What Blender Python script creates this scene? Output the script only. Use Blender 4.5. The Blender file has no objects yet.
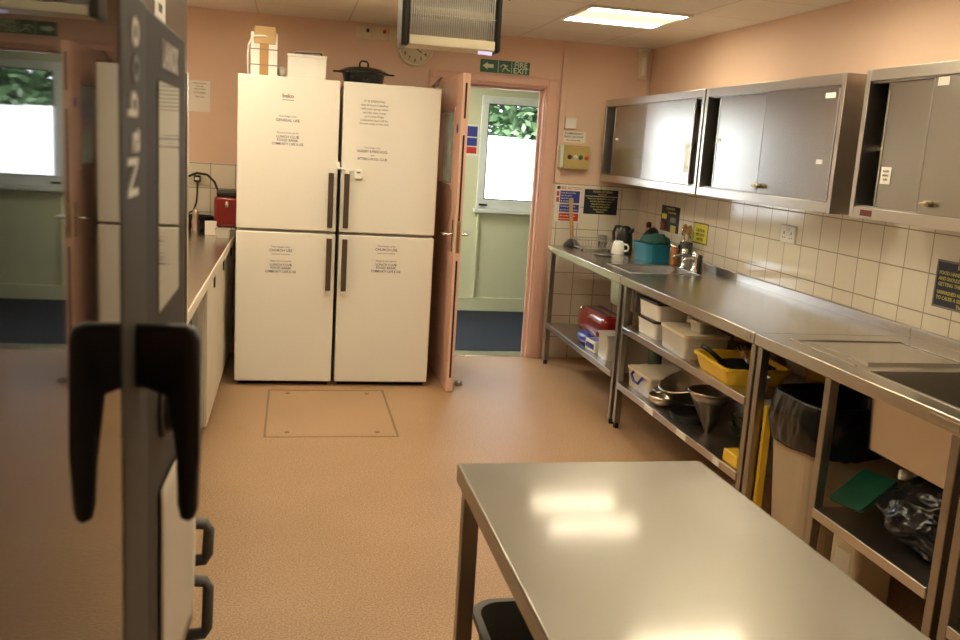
import bpy, bmesh, math, random
from mathutils import Vector, Matrix, noise
random.seed(7)
PI = math.pi
SC = bpy.context.scene
COL = SC.collection
H_CAM = 1.5503
XR, XL, YB, YN, HC = 2.58, -1.05, 6.658, -1.7, 2.35      # room shell
XW = 1.843                                               # front of the right-hand worktops

# ------------------------------------------------------------------ materials
def nt(name):
    m = bpy.data.materials.new(name); m.use_nodes = True
    n = m.node_tree.nodes; l = m.node_tree.links
    return m, n, l, n['Principled BSDF']

def mat(name, col, rough=.5, metal=0., var=.06, scale=6., bump=0., bscale=60., coat=0., ior=1.45, stretch=(1, 1, 1), rvar=0., trans=0., alpha=1., emit=None, es=0.):
    m, n, l, b = nt(name)
    b.inputs['Metallic'].default_value = metal
    b.inputs['Roughness'].default_value = rough
    b.inputs['IOR'].default_value = ior
    b.inputs['Coat Weight'].default_value = coat; b.inputs['Coat Roughness'].default_value = .10
    b.inputs['Transmission Weight'].default_value = trans
    b.inputs['Alpha'].default_value = alpha
    tc = n.new('ShaderNodeTexCoord'); mp = n.new('ShaderNodeMapping'); mp.inputs['Scale'].default_value = stretch
    l.new(tc.outputs['Object'], mp.inputs['Vector'])
    nz = n.new('ShaderNodeTexNoise'); nz.inputs['Scale'].default_value = scale; nz.inputs['Detail'].default_value = 4
    l.new(mp.outputs['Vector'], nz.inputs['Vector'])
    rp = n.new('ShaderNodeValToRGB')
    rp.color_ramp.elements[0].position = .3; rp.color_ramp.elements[1].position = .7
    rp.color_ramp.elements[0].color = tuple(max(0, c * (1 - var)) for c in col) + (1,)
    rp.color_ramp.elements[1].color = tuple(min(1, c * (1 + var)) for c in col) + (1,)
    l.new(nz.outputs['Fac'], rp.inputs['Fac']); l.new(rp.outputs['Color'], b.inputs['Base Color'])
    if rvar:
        mr = n.new('ShaderNodeMapRange'); mr.inputs['From Min'].default_value = .3; mr.inputs['From Max'].default_value = .7
        mr.inputs['To Min'].default_value = max(.02, rough - rvar); mr.inputs['To Max'].default_value = rough + rvar
        l.new(nz.outputs['Fac'], mr.inputs['Value']); l.new(mr.outputs['Result'], b.inputs['Roughness'])
    if bump:
        n2 = n.new('ShaderNodeTexNoise'); n2.inputs['Scale'].default_value = bscale; n2.inputs['Detail'].default_value = 3
        l.new(mp.outputs['Vector'], n2.inputs['Vector'])
        bp = n.new('ShaderNodeBump'); bp.inputs['Strength'].default_value = bump; bp.inputs['Distance'].default_value = .01
        l.new(n2.outputs['Fac'], bp.inputs['Height']); l.new(bp.outputs['Normal'], b.inputs['Normal'])
    if emit:
        b.inputs['Emission Color'].default_value = tuple(emit) + (1,); b.inputs['Emission Strength'].default_value = es
    return m

def tile_mat(name, axis, off):
    m, n, l, b = nt(name)
    tc = n.new('ShaderNodeTexCoord'); sp = n.new('ShaderNodeSeparateXYZ'); cb = n.new('ShaderNodeCombineXYZ')
    l.new(tc.outputs['Object'], sp.inputs[0]); l.new(sp.outputs[axis], cb.inputs['X']); l.new(sp.outputs['Z'], cb.inputs['Y'])
    ad = n.new('ShaderNodeVectorMath'); ad.operation = 'ADD'; ad.inputs[1].default_value = off
    l.new(cb.outputs[0], ad.inputs[0])
    br = n.new('ShaderNodeTexBrick'); br.offset = 0; br.squash = 1
    br.inputs['Scale'].default_value = 1; br.inputs['Brick Width'].default_value = .166; br.inputs['Row Height'].default_value = .166
    br.inputs['Mortar Size'].default_value = .0032; br.inputs['Mortar Smooth'].default_value = .2; br.inputs['Bias'].default_value = 0
    br.inputs['Color1'].default_value = (.80, .75, .63, 1); br.inputs['Color2'].default_value = (.76, .71, .59, 1)
    br.inputs['Mortar'].default_value = (.36, .30, .23, 1)
    l.new(ad.outputs[0], br.inputs['Vector']); l.new(br.outputs['Color'], b.inputs['Base Color'])
    mr = n.new('ShaderNodeMapRange'); mr.inputs['To Min'].default_value = .10; mr.inputs['To Max'].default_value = .8
    l.new(br.outputs['Fac'], mr.inputs['Value']); l.new(mr.outputs['Result'], b.inputs['Roughness'])
    nz = n.new('ShaderNodeTexNoise'); nz.inputs['Scale'].default_value = 7
    l.new(tc.outputs['Object'], nz.inputs['Vector'])
    mx = n.new('ShaderNodeMath'); mx.operation = 'MULTIPLY_ADD'; mx.inputs[1].default_value = .25
    iv = n.new('ShaderNodeMath'); iv.operation = 'SUBTRACT'; iv.inputs[0].default_value = 1
    l.new(br.outputs['Fac'], iv.inputs[1]); l.new(nz.outputs['Fac'], mx.inputs[0]); l.new(iv.outputs[0], mx.inputs[2])
    bp = n.new('ShaderNodeBump'); bp.inputs['Strength'].default_value = .35; bp.inputs['Distance'].default_value = .003
    l.new(mx.outputs[0], bp.inputs['Height']); l.new(bp.outputs['Normal'], b.inputs['Normal'])
    return m

def ceil_mat():
    m, n, l, b = nt('ceiling tile')
    tc = n.new('ShaderNodeTexCoord'); ad = n.new('ShaderNodeVectorMath'); ad.operation = 'ADD'; ad.inputs[1].default_value = (-1.545 + 6, -4.95 + 6, 0)
    l.new(tc.outputs['Object'], ad.inputs[0])
    br = n.new('ShaderNodeTexBrick'); br.offset = 0; br.inputs['Scale'].default_value = 1
    br.inputs['Brick Width'].default_value = .6; br.inputs['Row Height'].default_value = .6
    br.inputs['Mortar Size'].default_value = .006; br.inputs['Mortar Smooth'].default_value = .3
    br.inputs['Color1'].default_value = (.82, .77, .68, 1); br.inputs['Color2'].default_value = (.79, .74, .65, 1); br.inputs['Mortar'].default_value = (.62, .56, .47, 1)
    l.new(ad.outputs[0], br.inputs['Vector']); l.new(br.outputs['Color'], b.inputs['Base Color'])
    b.inputs['Roughness'].default_value = .9
    nz = n.new('ShaderNodeTexNoise'); nz.inputs['Scale'].default_value = 120; l.new(tc.outputs['Object'], nz.inputs['Vector'])
    bp = n.new('ShaderNodeBump'); bp.inputs['Strength'].default_value = .25; bp.inputs['Distance'].default_value = .004
    l.new(nz.outputs['Fac'], bp.inputs['Height']); l.new(bp.outputs['Normal'], b.inputs['Normal'])
    return m

def floor_mat():
    m, n, l, b = nt('speckled vinyl')
    tc = n.new('ShaderNodeTexCoord')
    n1 = n.new('ShaderNodeTexNoise'); n1.inputs['Scale'].default_value = 150; n1.inputs['Detail'].default_value = 3
    n2 = n.new('ShaderNodeTexNoise'); n2.inputs['Scale'].default_value = 1.6; n2.inputs['Detail'].default_value = 3
    for q in (n1, n2): l.new(tc.outputs['Object'], q.inputs['Vector'])
    rp = n.new('ShaderNodeValToRGB'); e = rp.color_ramp.elements
    e[0].position = .36; e[0].color = (.30, .178, .092, 1); e[1].position = .62; e[1].color = (.54, .345, .20, 1)
    l.new(n1.outputs['Fac'], rp.inputs['Fac'])
    mx = n.new('ShaderNodeMix'); mx.data_type = 'RGBA'; mx.blend_type = 'MULTIPLY'; mx.inputs['Factor'].default_value = .5
    r2 = n.new('ShaderNodeValToRGB'); r2.color_ramp.elements[0].color = (.82, .8, .78, 1); r2.color_ramp.elements[1].color = (1, 1, 1, 1)
    r2.color_ramp.elements[0].position = .35; r2.color_ramp.elements[1].position = .65
    l.new(n2.outputs['Fac'], r2.inputs['Fac']); l.new(rp.outputs['Color'], mx.inputs['A']); l.new(r2.outputs['Color'], mx.inputs['B'])
    l.new(mx.outputs['Result'], b.inputs['Base Color'])
    b.inputs['Roughness'].default_value = .42
    bp = n.new('ShaderNodeBump'); bp.inputs['Strength'].default_value = .12; bp.inputs['Distance'].default_value = .002
    l.new(n1.outputs['Fac'], bp.inputs['Height']); l.new(bp.outputs['Normal'], b.inputs['Normal'])
    return m

def emit_mat(name, col, s):
    m, n, l, b = nt(name)
    b.inputs['Base Color'].default_value = (.8, .8, .78, 1)
    b.inputs['Emission Color'].default_value = tuple(col) + (1,); b.inputs['Emission Strength'].default_value = s
    tc = n.new('ShaderNodeTexCoord'); w = n.new('ShaderNodeTexNoise'); w.inputs['Scale'].default_value = 140
    l.new(tc.outputs['Object'], w.inputs['Vector'])
    bp = n.new('ShaderNodeBump'); bp.inputs['Strength'].default_value = .1; l.new(w.outputs['Fac'], bp.inputs['Height']); l.new(bp.outputs['Normal'], b.inputs['Normal'])
    return m

LAMP = (1.0, .87, .62)
M = dict(
    steel=mat('brushed steel', (.54, .51, .47), .30, 1., .012, 3),
    steeltop=mat('worktop steel', (.56, .53, .49), .24, 1., .012, 2.5),
    table=mat('table steel', (.315, .292, .25), .37, 1., .03, 3.2, stretch=(1, 1.6, 1), rvar=.03, coat=.55),
    door_steel=mat('cabinet door steel', (.37, .355, .335), .27, 1., .01, 3),
    dark_steel=mat('darker steel', (.40, .38, .35), .38, 1., .08, 9),  # darker steel for fittings, pans and stands
    legsteel=mat('leg steel', (.36, .335, .30), .34, 1., .012, 3),
    chrome=mat('chrome', (.8, .8, .78), .12, 1.),
    pink=mat('peach wall paint', (.75, .545, .415), .62, 0, .025, 2.2, bump=.05, bscale=90),
    pinkwood=mat('pink gloss paint', (.74, .47, .37), .30, 0, .03, 3, bump=.03, bscale=40),
    hall=mat('pale green wall paint', (.67, .665, .485), .55, 0, .03, 2, bump=.04, bscale=70),
    hallwhite=mat('white trim paint', (.74, .75, .68), .4, 0, .02),
    carpet=mat('blue carpet', (.014, .020, .036), .95, 0, .25, 160, bump=.4, bscale=300),
    floor=floor_mat(), ceiling=ceil_mat(),
    tileR=tile_mat('glazed wall tile side', 'Y', (-4.30 + 1.66 * 6, -.995 + 1.66, 0)),
    tileB=tile_mat('glazed wall tile back', 'X', (-2.10 + 1.66 * 6, -.995 + 1.66, 0)),
    fridge=mat('white enamel', (.80, .775, .70), .34, 0, .015, 3, bump=.02, bscale=180),
    fridge_dark=mat('grey fridge side', (.20, .19, .18), .5),
    white=mat('white plastic', (.80, .79, .74), .4),
    cream=mat('cream plastic', (.72, .64, .46), .45),
    paper=mat('paper', (.80, .77, .70), .7, 0, .02, 5, bump=.05, bscale=12),
    shadepaper=mat('shade tinted paper', (.64, .56, .47), .7, 0, .04, 7),  # white paper darkened in its colour for the shade on the oven sheet
    black=mat('black plastic', (.018, .017, .016), .35),
    blacksoft=mat('black satin', (.022, .02, .019), .42, bump=.02, bscale=50),
    rubber=mat('black rubber', (.02, .02, .02), .7),
    charcoal=mat('charcoal panel', (.058, .050, .043), .6, 0, .05, 5, ior=1.25),
    stripgrey=mat('oven frame grey', (.072, .064, .056), .55, 0, .05, 5, ior=1.25),
    glassblack=mat('dark oven glass', (.010, .009, .008), .03, 0, .02, 3, ior=1.42),
    screen=mat('display glass', (.012, .011, .010), .04, 0, .02, 3, ior=1.9),
    letter=mat('white lettering', (.90, .88, .82), .5), letterdim=mat('grey lettering', (.20, .19, .20), .5),
    ink=mat('dark ink', (.06, .06, .10), .7), inkgrey=mat('grey ink', (.22, .20, .19), .7),
    brown=mat('bronze handle', (.105, .078, .055), .38, .4),
    card=mat('cardboard', (.52, .36, .17), .8, 0, .06, 8), tape=mat('brown tape', (.44, .24, .09), .4),
    enamel=mat('black enamel', (.015, .015, .016), .18, 0, .3, 90),
    green=mat('exit sign green', (.010, .105, .045), .4), greenlite=mat('pale green mark', (.62, .72, .58), .5),
    navy=mat('navy sign', (.012, .018, .035), .3), yellowink=mat('yellow ink', (.62, .55, .16), .5),
    blue=mat('notice blue', (.045, .055, .30), .5), red=mat('notice red', (.58, .05, .03), .5), redink=mat('red ink', (.55, .08, .06), .5),
    yelsign=mat('yellow card', (.74, .70, .07), .45), yellow=mat('yellow plastic', (.76, .50, .035), .4),
    alarm=mat('alarm cream', (.48, .37, .13), .4),
    redpot=mat('red gloss', (.24, .014, .011), .18, 0, .05, 4, coat=.4),
    teal=mat('teal plastic', (.010, .16, .25), .4), cloth=mat('dark green cloth', (.022, .085, .075), .9, bump=.3, bscale=80),
    greenboard=mat('green board', (.004, .065, .032), .45), beige=mat('beige plastic', (.42, .34, .235), .5), greyplastic=mat('grey plastic', (.105, .10, .09), .5),
    bag=mat('black bin bag', (.010, .010, .010), .22, 0, .1, 8, bump=.45, bscale=11),
    clear=mat('frosted clear plastic', (.70, .67, .58), .25, 0, .04, 6, trans=.25, ior=1.35),
    creamlid=mat('cream lid', (.70, .62, .46), .4), purple=mat('purple clip', (.035, .03, .22), .4),
    potsteel=mat('pan steel', (.62, .57, .50), .28, 1, .04, 30), copper=mat('copper brown', (.42, .20, .08), .35, .6),
    wood=mat('wood', (.46, .29, .12), .5, 0, .2, 12, stretch=(1, 1, 9)), brass=mat('latch brass', (.55, .47, .30), .3, 1),
    glass=mat('window glass', (1, 1, 1), 0, 0, 0, trans=1., ior=1.02), vglass=mat('wired glass', (.55, .6, .6), .05, 0, .03, trans=.9, ior=1.3),
    glassware=mat('glassware', (.86, .9, .86), .05, 0, .02, trans=.9, ior=1.35),
    upvc=mat('white window frame', (.80, .82, .82), .3),
    fence=mat('white fence paint', (.82, .84, .86), .6, 0, .04, 3, stretch=(6, 1, 1)),
    leaf=mat('leaf green', (.035, .075, .03), .5, 0, .5, 3), leaf2=mat('pale leaf green', (.06, .11, .045), .5, 0, .5, 3), bark=mat('bark', (.10, .08, .06), .9, 0, .3, 10),
    grass=mat('lawn', (.10, .14, .05), .9, 0, .3, 8),
    diff=emit_mat('lamp diffuser', LAMP, 29.), diffmid=emit_mat('lamp diffuser middle', (1., .84, .48), 1.3),
    hallfill=emit_mat('hall fill diffuser', (1., .96, .82), 55.),
    uv=emit_mat('violet lamp tube', (.80, .68, 1.), .9), tube=mat('unlit tube glass', (.76, .66, .46), .15),
    blueplastic=mat('blue wrapper', (.03, .05, .32), .3), darkred=mat('dark red badge', (.10, .012, .01), .4),
    salad=mat('green tint glass', (.10, .14, .10), .15, 0, .1, 5, trans=.3), orange=mat('orange sticker', (.75, .38, .05), .5),
    darkgap=mat('black gap', (.006, .006, .006), .8), cabinetwhite=mat('cupboard white', (.66, .60, .49), .4), cuff=mat('floor seam', (.23, .16, .09), .6),
)

# ------------------------------------------------------------------ mesh builder
class MB:
    def __init__(s, o=(0, 0, 0)):
        s.bm = bmesh.new(); s.o = Vector(o)
    def _set(s, faces, mi, smooth):
        for f in faces: f.material_index = mi; f.smooth = smooth
    def box(s, x0, x1, y0, y1, z0, z1, bev=0., mi=0, seg=2, mx=None):
        r = bmesh.ops.create_cube(s.bm, size=1.); vs = r['verts']
        for v in vs: v.co = Vector(((x0 + x1) / 2 + v.co.x * (x1 - x0), (y0 + y1) / 2 + v.co.y * (y1 - y0), (z0 + z1) / 2 + v.co.z * (z1 - z0)))
        fs = {f for v in vs for f in v.link_faces}
        s._set(fs, mi, False)
        if bev:
            es = {e for v in vs for e in v.link_edges}
            rr = bmesh.ops.bevel(s.bm, geom=list(es), offset=bev, segments=seg, affect='EDGES', profile=.5)
            s._set(rr['faces'], mi, True)
            vs = list({v for f in rr['faces'] for v in f.verts} | {v for v in vs if v.is_valid})
        if mx is not None:
            for v in vs: v.co = mx @ v.co
        return s
    def lathe(s, prof, cx=0, cy=0, seg=24, mi=0, sx=1., sy=1., z0=0., smooth=True):
        rings = []
        for r, z in prof:
            if r < 1e-6: rings.append([s.bm.verts.new((cx, cy, z + z0))])
            else: rings.append([s.bm.verts.new((cx + r * sx * math.cos(2 * PI * k / seg), cy + r * sy * math.sin(2 * PI * k / seg), z + z0)) for k in range(seg)])
        for a, b in zip(rings, rings[1:]):
            for k in range(seg):
                q = (k + 1) % seg
                if len(a) == 1 and len(b) == 1: continue
                if len(a) == 1: f = s.bm.faces.new((a[0], b[q], b[k]))
                elif len(b) == 1: f = s.bm.faces.new((a[k], a[q], b[0]))
                else: f = s.bm.faces.new((a[k], a[q], b[q], b[k]))
                f.material_index = mi; f.smooth = smooth
        return s
    def cyl(s, p0, p1, r0, r1=None, seg=16, mi=0):
        return s.tube([p0, p1], r0, seg, mi, r1)
    def tube(s, pts, r, seg=8, mi=0, r1=None, flat=1.):
        pts = [Vector(p) for p in pts]; n = len(pts); rings = []
        up = None
        for i, p in enumerate(pts):
            t = (pts[min(i + 1, n - 1)] - pts[max(i - 1, 0)]).normalized()
            if up is None: up = Vector((0, 0, 1)) if abs(t.z) < .9 else Vector((1, 0, 0))
            a = t.cross(up).normalized(); b = a.cross(t).normalized(); up = b
            rr = r if r1 is None else r + (r1 - r) * i / (n - 1)
            rings.append([s.bm.verts.new(p + rr * (a * math.cos(2 * PI * k / seg) * flat + b * math.sin(2 * PI * k / seg))) for k in range(seg)])
        for A, B in zip(rings, rings[1:]):
            for k in range(seg):
                q = (k + 1) % seg
                f = s.bm.faces.new((A[k], A[q], B[q], B[k])); f.material_index = mi; f.smooth = True
        for R in (rings[0][::-1], rings[-1]):
            f = s.bm.faces.new(R); f.material_index = mi
        return s
    def tub(s, x0, x1, y0, y1, z0, z1, w=.004, taper=.0, rad=.02, mi=0, seg=4, rim=0.):
        """open-topped box with rounded corners; bottom shrinks by taper"""
        def ring(d, z):
            a0, a1, b0, b1 = x0 + d, x1 - d, y0 + d, y1 - d; r = min(max(rad - d * .3, .004), (a1 - a0) / 2.01, (b1 - b0) / 2.01); out = []
            for cx, cy, st in ((a1 - r, b1 - r, 0), (a0 + r, b1 - r, 1), (a0 + r, b0 + r, 2), (a1 - r, b0 + r, 3)):
                for k in range(seg + 1):
                    t = (st + k / seg) * PI / 2; out.append(s.bm.verts.new((cx + r * math.cos(t), cy + r * math.sin(t), z)))
            return out
        R = [ring(taper, z0)]
        if rim: R += [ring(0, z1 - rim), ring(-rim * .7, z1 - rim), ring(-rim * .7, z1)]
        else: R += [ring(0, z1)]
        R += [ring(w, z1), ring(taper + w, z0 + w)]
        n = len(R[0])
        for A, B in zip(R, R[1:]):
            for k in range(n):
                q = (k + 1) % n; f = s.bm.faces.new((A[k], A[q], B[q], B[k])); f.material_index = mi; f.smooth = False
        f = s.bm.faces.new(R[0][::-1]); f.material_index = mi
        f = s.bm.faces.new(R[-1]); f.material_index = mi
        return s
    def slab(s, x0, x1, y0, y1, z0, z1, rad=.02, mi=0, seg=4):
        rs = []
        for z in (z0, z1):
            out = []
            for cx, cy, st in ((x1 - rad, y1 - rad, 0), (x0 + rad, y1 - rad, 1), (x0 + rad, y0 + rad, 2), (x1 - rad, y0 + rad, 3)):
                for k in range(seg + 1):
                    t = (st + k / seg) * PI / 2; out.append(s.bm.verts.new((cx + rad * math.cos(t), cy + rad * math.sin(t), z)))
            rs.append(out)
        n = len(rs[0])
        for k in range(n):
            q = (k + 1) % n; f = s.bm.faces.new((rs[0][k], rs[0][q], rs[1][q], rs[1][k])); f.material_index = mi
        for f in (s.bm.faces.new(rs[0][::-1]), s.bm.faces.new(rs[1])): f.material_index = mi
        return s
    def poly(s, pts, d, mi=0):
        """flat polygon in the local XZ plane, facing -Y, thickness d behind y"""
        y = pts[0][1] if len(pts[0]) == 3 else 0
        a = [s.bm.verts.new((p[0], 0, p[1])) for p in pts]; b = [s.bm.verts.new((p[0], d, p[1])) for p in pts]
        n = len(pts); fs = [s.bm.faces.new(a), s.bm.faces.new(b[::-1])]
        for k in range(n):
            q = (k + 1) % n; fs.append(s.bm.faces.new((a[q], a[k], b[k], b[q])))
        for f in fs: f.material_index = mi
        return s
    def sheet(s, fn, nu, nv, t=.001, mi=0):
        """thin surface point = fn(u, v) with thickness t along its normal"""
        P = [[Vector(fn(i / nu, j / nv)) for j in range(nv + 1)] for i in range(nu + 1)]
        top = []; bot = []
        for i in range(nu + 1):
            ta = []; tb = []
            for j in range(nv + 1):
                du = P[min(i + 1, nu)][j] - P[max(i - 1, 0)][j]; dv = P[i][min(j + 1, nv)] - P[i][max(j - 1, 0)]
                nn = du.cross(dv).normalized() * t / 2
                ta.append(s.bm.verts.new(P[i][j] + nn)); tb.append(s.bm.verts.new(P[i][j] - nn))
            top.append(ta); bot.append(tb)
        def F(*v):
            f = s.bm.faces.new(v); f.material_index = mi; f.smooth = True
        for i in range(nu):
            for j in range(nv):
                F(top[i][j], top[i + 1][j], top[i + 1][j + 1], top[i][j + 1]); F(bot[i][j], bot[i][j + 1], bot[i + 1][j + 1], bot[i + 1][j])
        for i in range(nu):
            F(top[i][0], bot[i][0], bot[i + 1][0], top[i + 1][0]); F(top[i][nv], top[i + 1][nv], bot[i + 1][nv], bot[i][nv])
        for j in range(nv):
            F(top[0][j], top[0][j + 1], bot[0][j + 1], bot[0][j]); F(top[nu][j], bot[nu][j], bot[nu][j + 1], top[nu][j + 1])
        return s
    def text(s, body, size, x=0, z=0, y=0, align='CENTER', mi=0, rot=0., ext=.0005, sx=1., bold=.012):
        """lettering in the local XZ plane facing -Y"""
        cu = bpy.data.curves.new('t', 'FONT'); cu.body = body; cu.size = size; cu.align_x = align; cu.align_y = 'CENTER'
        cu.extrude = ext; cu.offset = size * bold; cu.resolution_u = 2
        ob = bpy.data.objects.new('t', cu); COL.objects.link(ob)
        dg = bpy.context.evaluated_depsgraph_get(); me = bpy.data.meshes.new_from_object(ob.evaluated_get(dg))
        mx = Matrix.Translation((x, y, z)) @ Matrix.Rotation(-rot, 4, 'Y') @ Matrix.Rotation(PI / 2, 4, 'X') @ Matrix.Diagonal((sx, 1, 1, 1))
        me.transform(mx)
        n0 = len(s.bm.faces); s.bm.from_mesh(me); s.bm.faces.ensure_lookup_table()
        for f in s.bm.faces[n0:]: f.material_index = mi
        bpy.data.objects.remove(ob); bpy.data.curves.remove(cu); bpy.data.meshes.remove(me)
        return s
    def blob(s, fn, sub=4, mi=0):
        r = bmesh.ops.create_icosphere(s.bm, subdivisions=sub, radius=1.)
        for v in r['verts']: v.co = Vector(fn(v.co.copy()))
        s._set({f for v in r['verts'] for f in v.link_faces}, mi, True)
        return s

def obj(name, mb, mats, parent=None, loc=(0, 0, 0), rz=0., label=None, cat=None, group=None, kind=None, rx=0., ry=0.):
    me = bpy.data.meshes.new(name)
    if mb.o.length:
        for v in mb.bm.verts: v.co -= mb.o
    bmesh.ops.recalc_face_normals(mb.bm, faces=mb.bm.faces)
    mb.bm.to_mesh(me); mb.bm.free()
    for m in ([mats] if isinstance(mats, str) else mats): me.materials.append(M[m])
    o = bpy.data.objects.new(name, me); COL.objects.link(o)
    if parent: o.parent = parent
    o.location = loc; o.rotation_euler = (rx, ry, rz)
    tag(o, label, cat, group, kind)
    return o
def tag(o, label=None, cat=None, group=None, kind=None):
    for k, v in (('label', label), ('category', cat), ('group', group), ('kind', kind)):
        if v: o[k] = v
def thing(name, label, cat, loc=(0, 0, 0), rz=0., group=None, kind=None):
    o = bpy.data.objects.new(name, None); COL.objects.link(o); o.empty_display_size = .1
    o.location = loc; o.rotation_euler = (0, 0, rz); tag(o, label, cat, group, kind)
    return o
def W(root): return MB(root.location)                 # builder in world coordinates for an unrotated root
def struct(name, mb, mats, label, cat='room', parent=None):
    return obj(name, mb, mats, parent, label=label if not parent else None, cat=cat if not parent else None, kind='structure')
def dup(root, loc, label=None, rz=None):
    r = root.copy(); COL.objects.link(r); r.location = loc
    if rz is not None: r.rotation_euler = (0, 0, rz)
    if label: r['label'] = label
    for ch in list(root.children):
        c = ch.copy(); COL.objects.link(c); c.parent = r
        for g in ch.children:
            d = g.copy(); COL.objects.link(d); d.parent = c
    return r
FRONT, RIGHT, LEFT = 0., -PI / 2, PI / 2               # which way a flat thing faces: -Y, -X, +X

# ------------------------------------------------------------------ room shell
struct('floor', MB().box(XL - .1, XR + .1, YN - .1, YB + .02, -.06, 0), 'floor', 'speckled tan vinyl kitchen floor', 'floor')
struct('ceiling', MB().box(XL - .1, XR + .1, YN - .1, YB + .1, HC, HC + .06), 'ceiling', 'suspended ceiling of square cream tiles', 'ceiling')
struct('wall_right', MB().box(XR, XR + .1, YN - .1, YB + .16, 0, HC), 'pink', 'peach painted wall behind the steel wall cabinets', 'wall')
struct('wall_left', MB().box(XL - .1, XL, YN - .1, YB + .16, 0, HC), 'pink', 'peach painted wall on the oven side', 'wall')
struct('wall_near', MB().box(XL, XR, YN - .1, YN, 0, HC), 'pink', 'peach painted wall behind the camera', 'wall')
DX0, DX1, DZ = 1.0, 1.775, 2.0                         # doorway
struct('wall_far', MB().box(XL, DX0 - .03, YB, YB + .14, 0, HC).box(DX1 + .03, XR, YB, YB + .14, 0, HC).box(DX0 - .03, DX1 + .03, YB, YB + .14, DZ + .03, HC), 'pink', 'peach painted wall with the doorway and fire exit sign', 'wall')
struct('trim_1', MB().box(DX1 + .13, XR - .008, YB - .008, YB, 0, 1.33), 'tileB', 'cream tiling right of the doorway under the notices', 'tiles')
struct('trim_2', MB().box(XR - .008, XR, YN, YB, .0, 1.36), 'tileR', 'cream square tiling along the right hand wall above the worktops', 'tiles')
struct('trim_3', MB().box(XL + .001, -.25, YB - .008, YB, .0, 1.335), 'tileB', 'cream tiling behind the left counter', 'tiles')
fr = MB()
for x0, x1 in ((DX0 - .03, DX0), (DX1, DX1 + .03)): fr.box(x0, x1, YB - .005, YB + .145, 0, DZ + .03, .003)
fr.box(DX0, DX1, YB - .005, YB + .145, DZ, DZ + .03, .003)
fr.box(DX1 - .018, DX1, YB + .06, YB + .09, 0, DZ).box(DX0, DX1 - .018, YB + .06, YB + .09, DZ - .018, DZ)
for y0, y1 in ((YB - .025, YB - .005), (YB + .145, YB + .16)):
    fr.box(DX0 - .075, DX0 - .01, y0, y1, 0, DZ + .075, .006); fr.box(DX1 + .01, DX1 + .105, y0, y1, 0, DZ + .075, .006); fr.box(DX0 - .01, DX1 + .01, y0, y1, DZ + .01, DZ + .075, .006)
fr.box(DX1 + .02, DX1 + .085, YB - .034, YB - .025, 0, DZ + .06, .004).box(DX0 - .06, DX1 + .02, YB - .034, YB - .025, DZ + .02, DZ + .06, .004)
struct('trim_4', fr, 'pinkwood', 'pink painted door frame round the doorway to the hall', 'door frame')
struct('trim_5', MB().box(DX0, DX1, YB - .01, YB + .15, 0, .006, .002), 'chrome', 'metal threshold strip under the doorway', 'threshold')
struct('trim_6', MB().box(1.893, 1.933, YB - .026, YB, 1.335, HC, .003), 'pink', 'vertical boxed cable trunking right of the door frame', 'trunking')
struct('trim_7', MB().box(XL, XL + .005, YN, YB, 0, .1).box(XL, XR, YN, YN + .006, 0, .1), 'pinkwood', 'low coved skirting along the room edges', 'skirting')
# access hatch let into the floor
hb = MB()
for x0, x1, y0, y1 in ((-.12, .59, 4.715, 4.727), (-.12, .59, 5.64, 5.652), (-.12, -.108, 4.727, 5.64), (.578, .59, 4.727, 5.64)): hb.box(x0, x1, y0, y1, 0, .0015)
for x, y in ((.0, 5.57), (.48, 5.57), (.0, 4.80), (.48, 4.80)): hb.lathe([(.0, .0022), (.013, .0022), (.014, 0)], x, y, 14)
struct('trim_8', hb, 'cuff', 'rectangular access hatch seam in the floor before the fridges', 'floor hatch')

# hall beyond the doorway
HY = 8.6
struct('floor_hall', MB().box(-1.5, 4., YB + .02, HY + .1, -.06, .002), 'carpet', 'dark blue carpet in the hall', 'carpet')
struct('ceiling_hall', MB().box(-1.5, 4., YB + .1, HY + .1, 2.36, 2.42), 'hallwhite', 'white hall ceiling', 'ceiling')
WX0, WX1, WZ0, WZ1 = 1.70, 2.36, .985, 2.035
struct('wall_hall_far', MB().box(-1.5, 0, HY, HY + .12, 0, 2.36).box(1.12, WX0, HY, HY + .12, 0, 2.36).box(0, 1.12, HY, HY + .12, 0, .95).box(0, 1.12, HY, HY + .12, 2.05, 2.36).box(WX1, 4., HY, HY + .12, 0, 2.36).box(WX0, WX1, HY, HY + .12, 0, WZ0).box(WX0, WX1, HY, HY + .12, WZ1, 2.36), 'hall', 'pale green hall wall with the window', 'wall')
struct('wall_hall_left', MB().box(-1.6, -1.5, YB + .02, HY + .1, 0, 2.4), 'hall', 'pale green end wall of the hall', 'wall')
struct('wall_hall_right', MB().box(4., 4.1, YB + .02, HY + .1, 0, 2.4), 'hall', 'pale green far end wall of the hall', 'wall')
struct('wall_hall_near', MB().box(-1.5, DX0 - .075, YB + .14, YB + .15, 0, 2.36).box(DX1 + .105, 4., YB + .14, YB + .15, 0, 2.36).box(DX0 - .075, DX1 + .105, YB + .14, YB + .15, DZ + .075, 2.36), 'hall', 'pale green hall side of the kitchen wall', 'wall')
struct('baseboard_hall', MB().box(-1.5, 4., HY - .02, HY, 0, .13, .004), 'hall', 'pale green skirting board along the hall wall', 'skirting')
struct('trim_9', MB().box(1.715, 1.735, HY - .03, HY, .13, .93, .003), 'hall', 'thin boxed pipe running down the hall wall below the window', 'pipe boxing')
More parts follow.
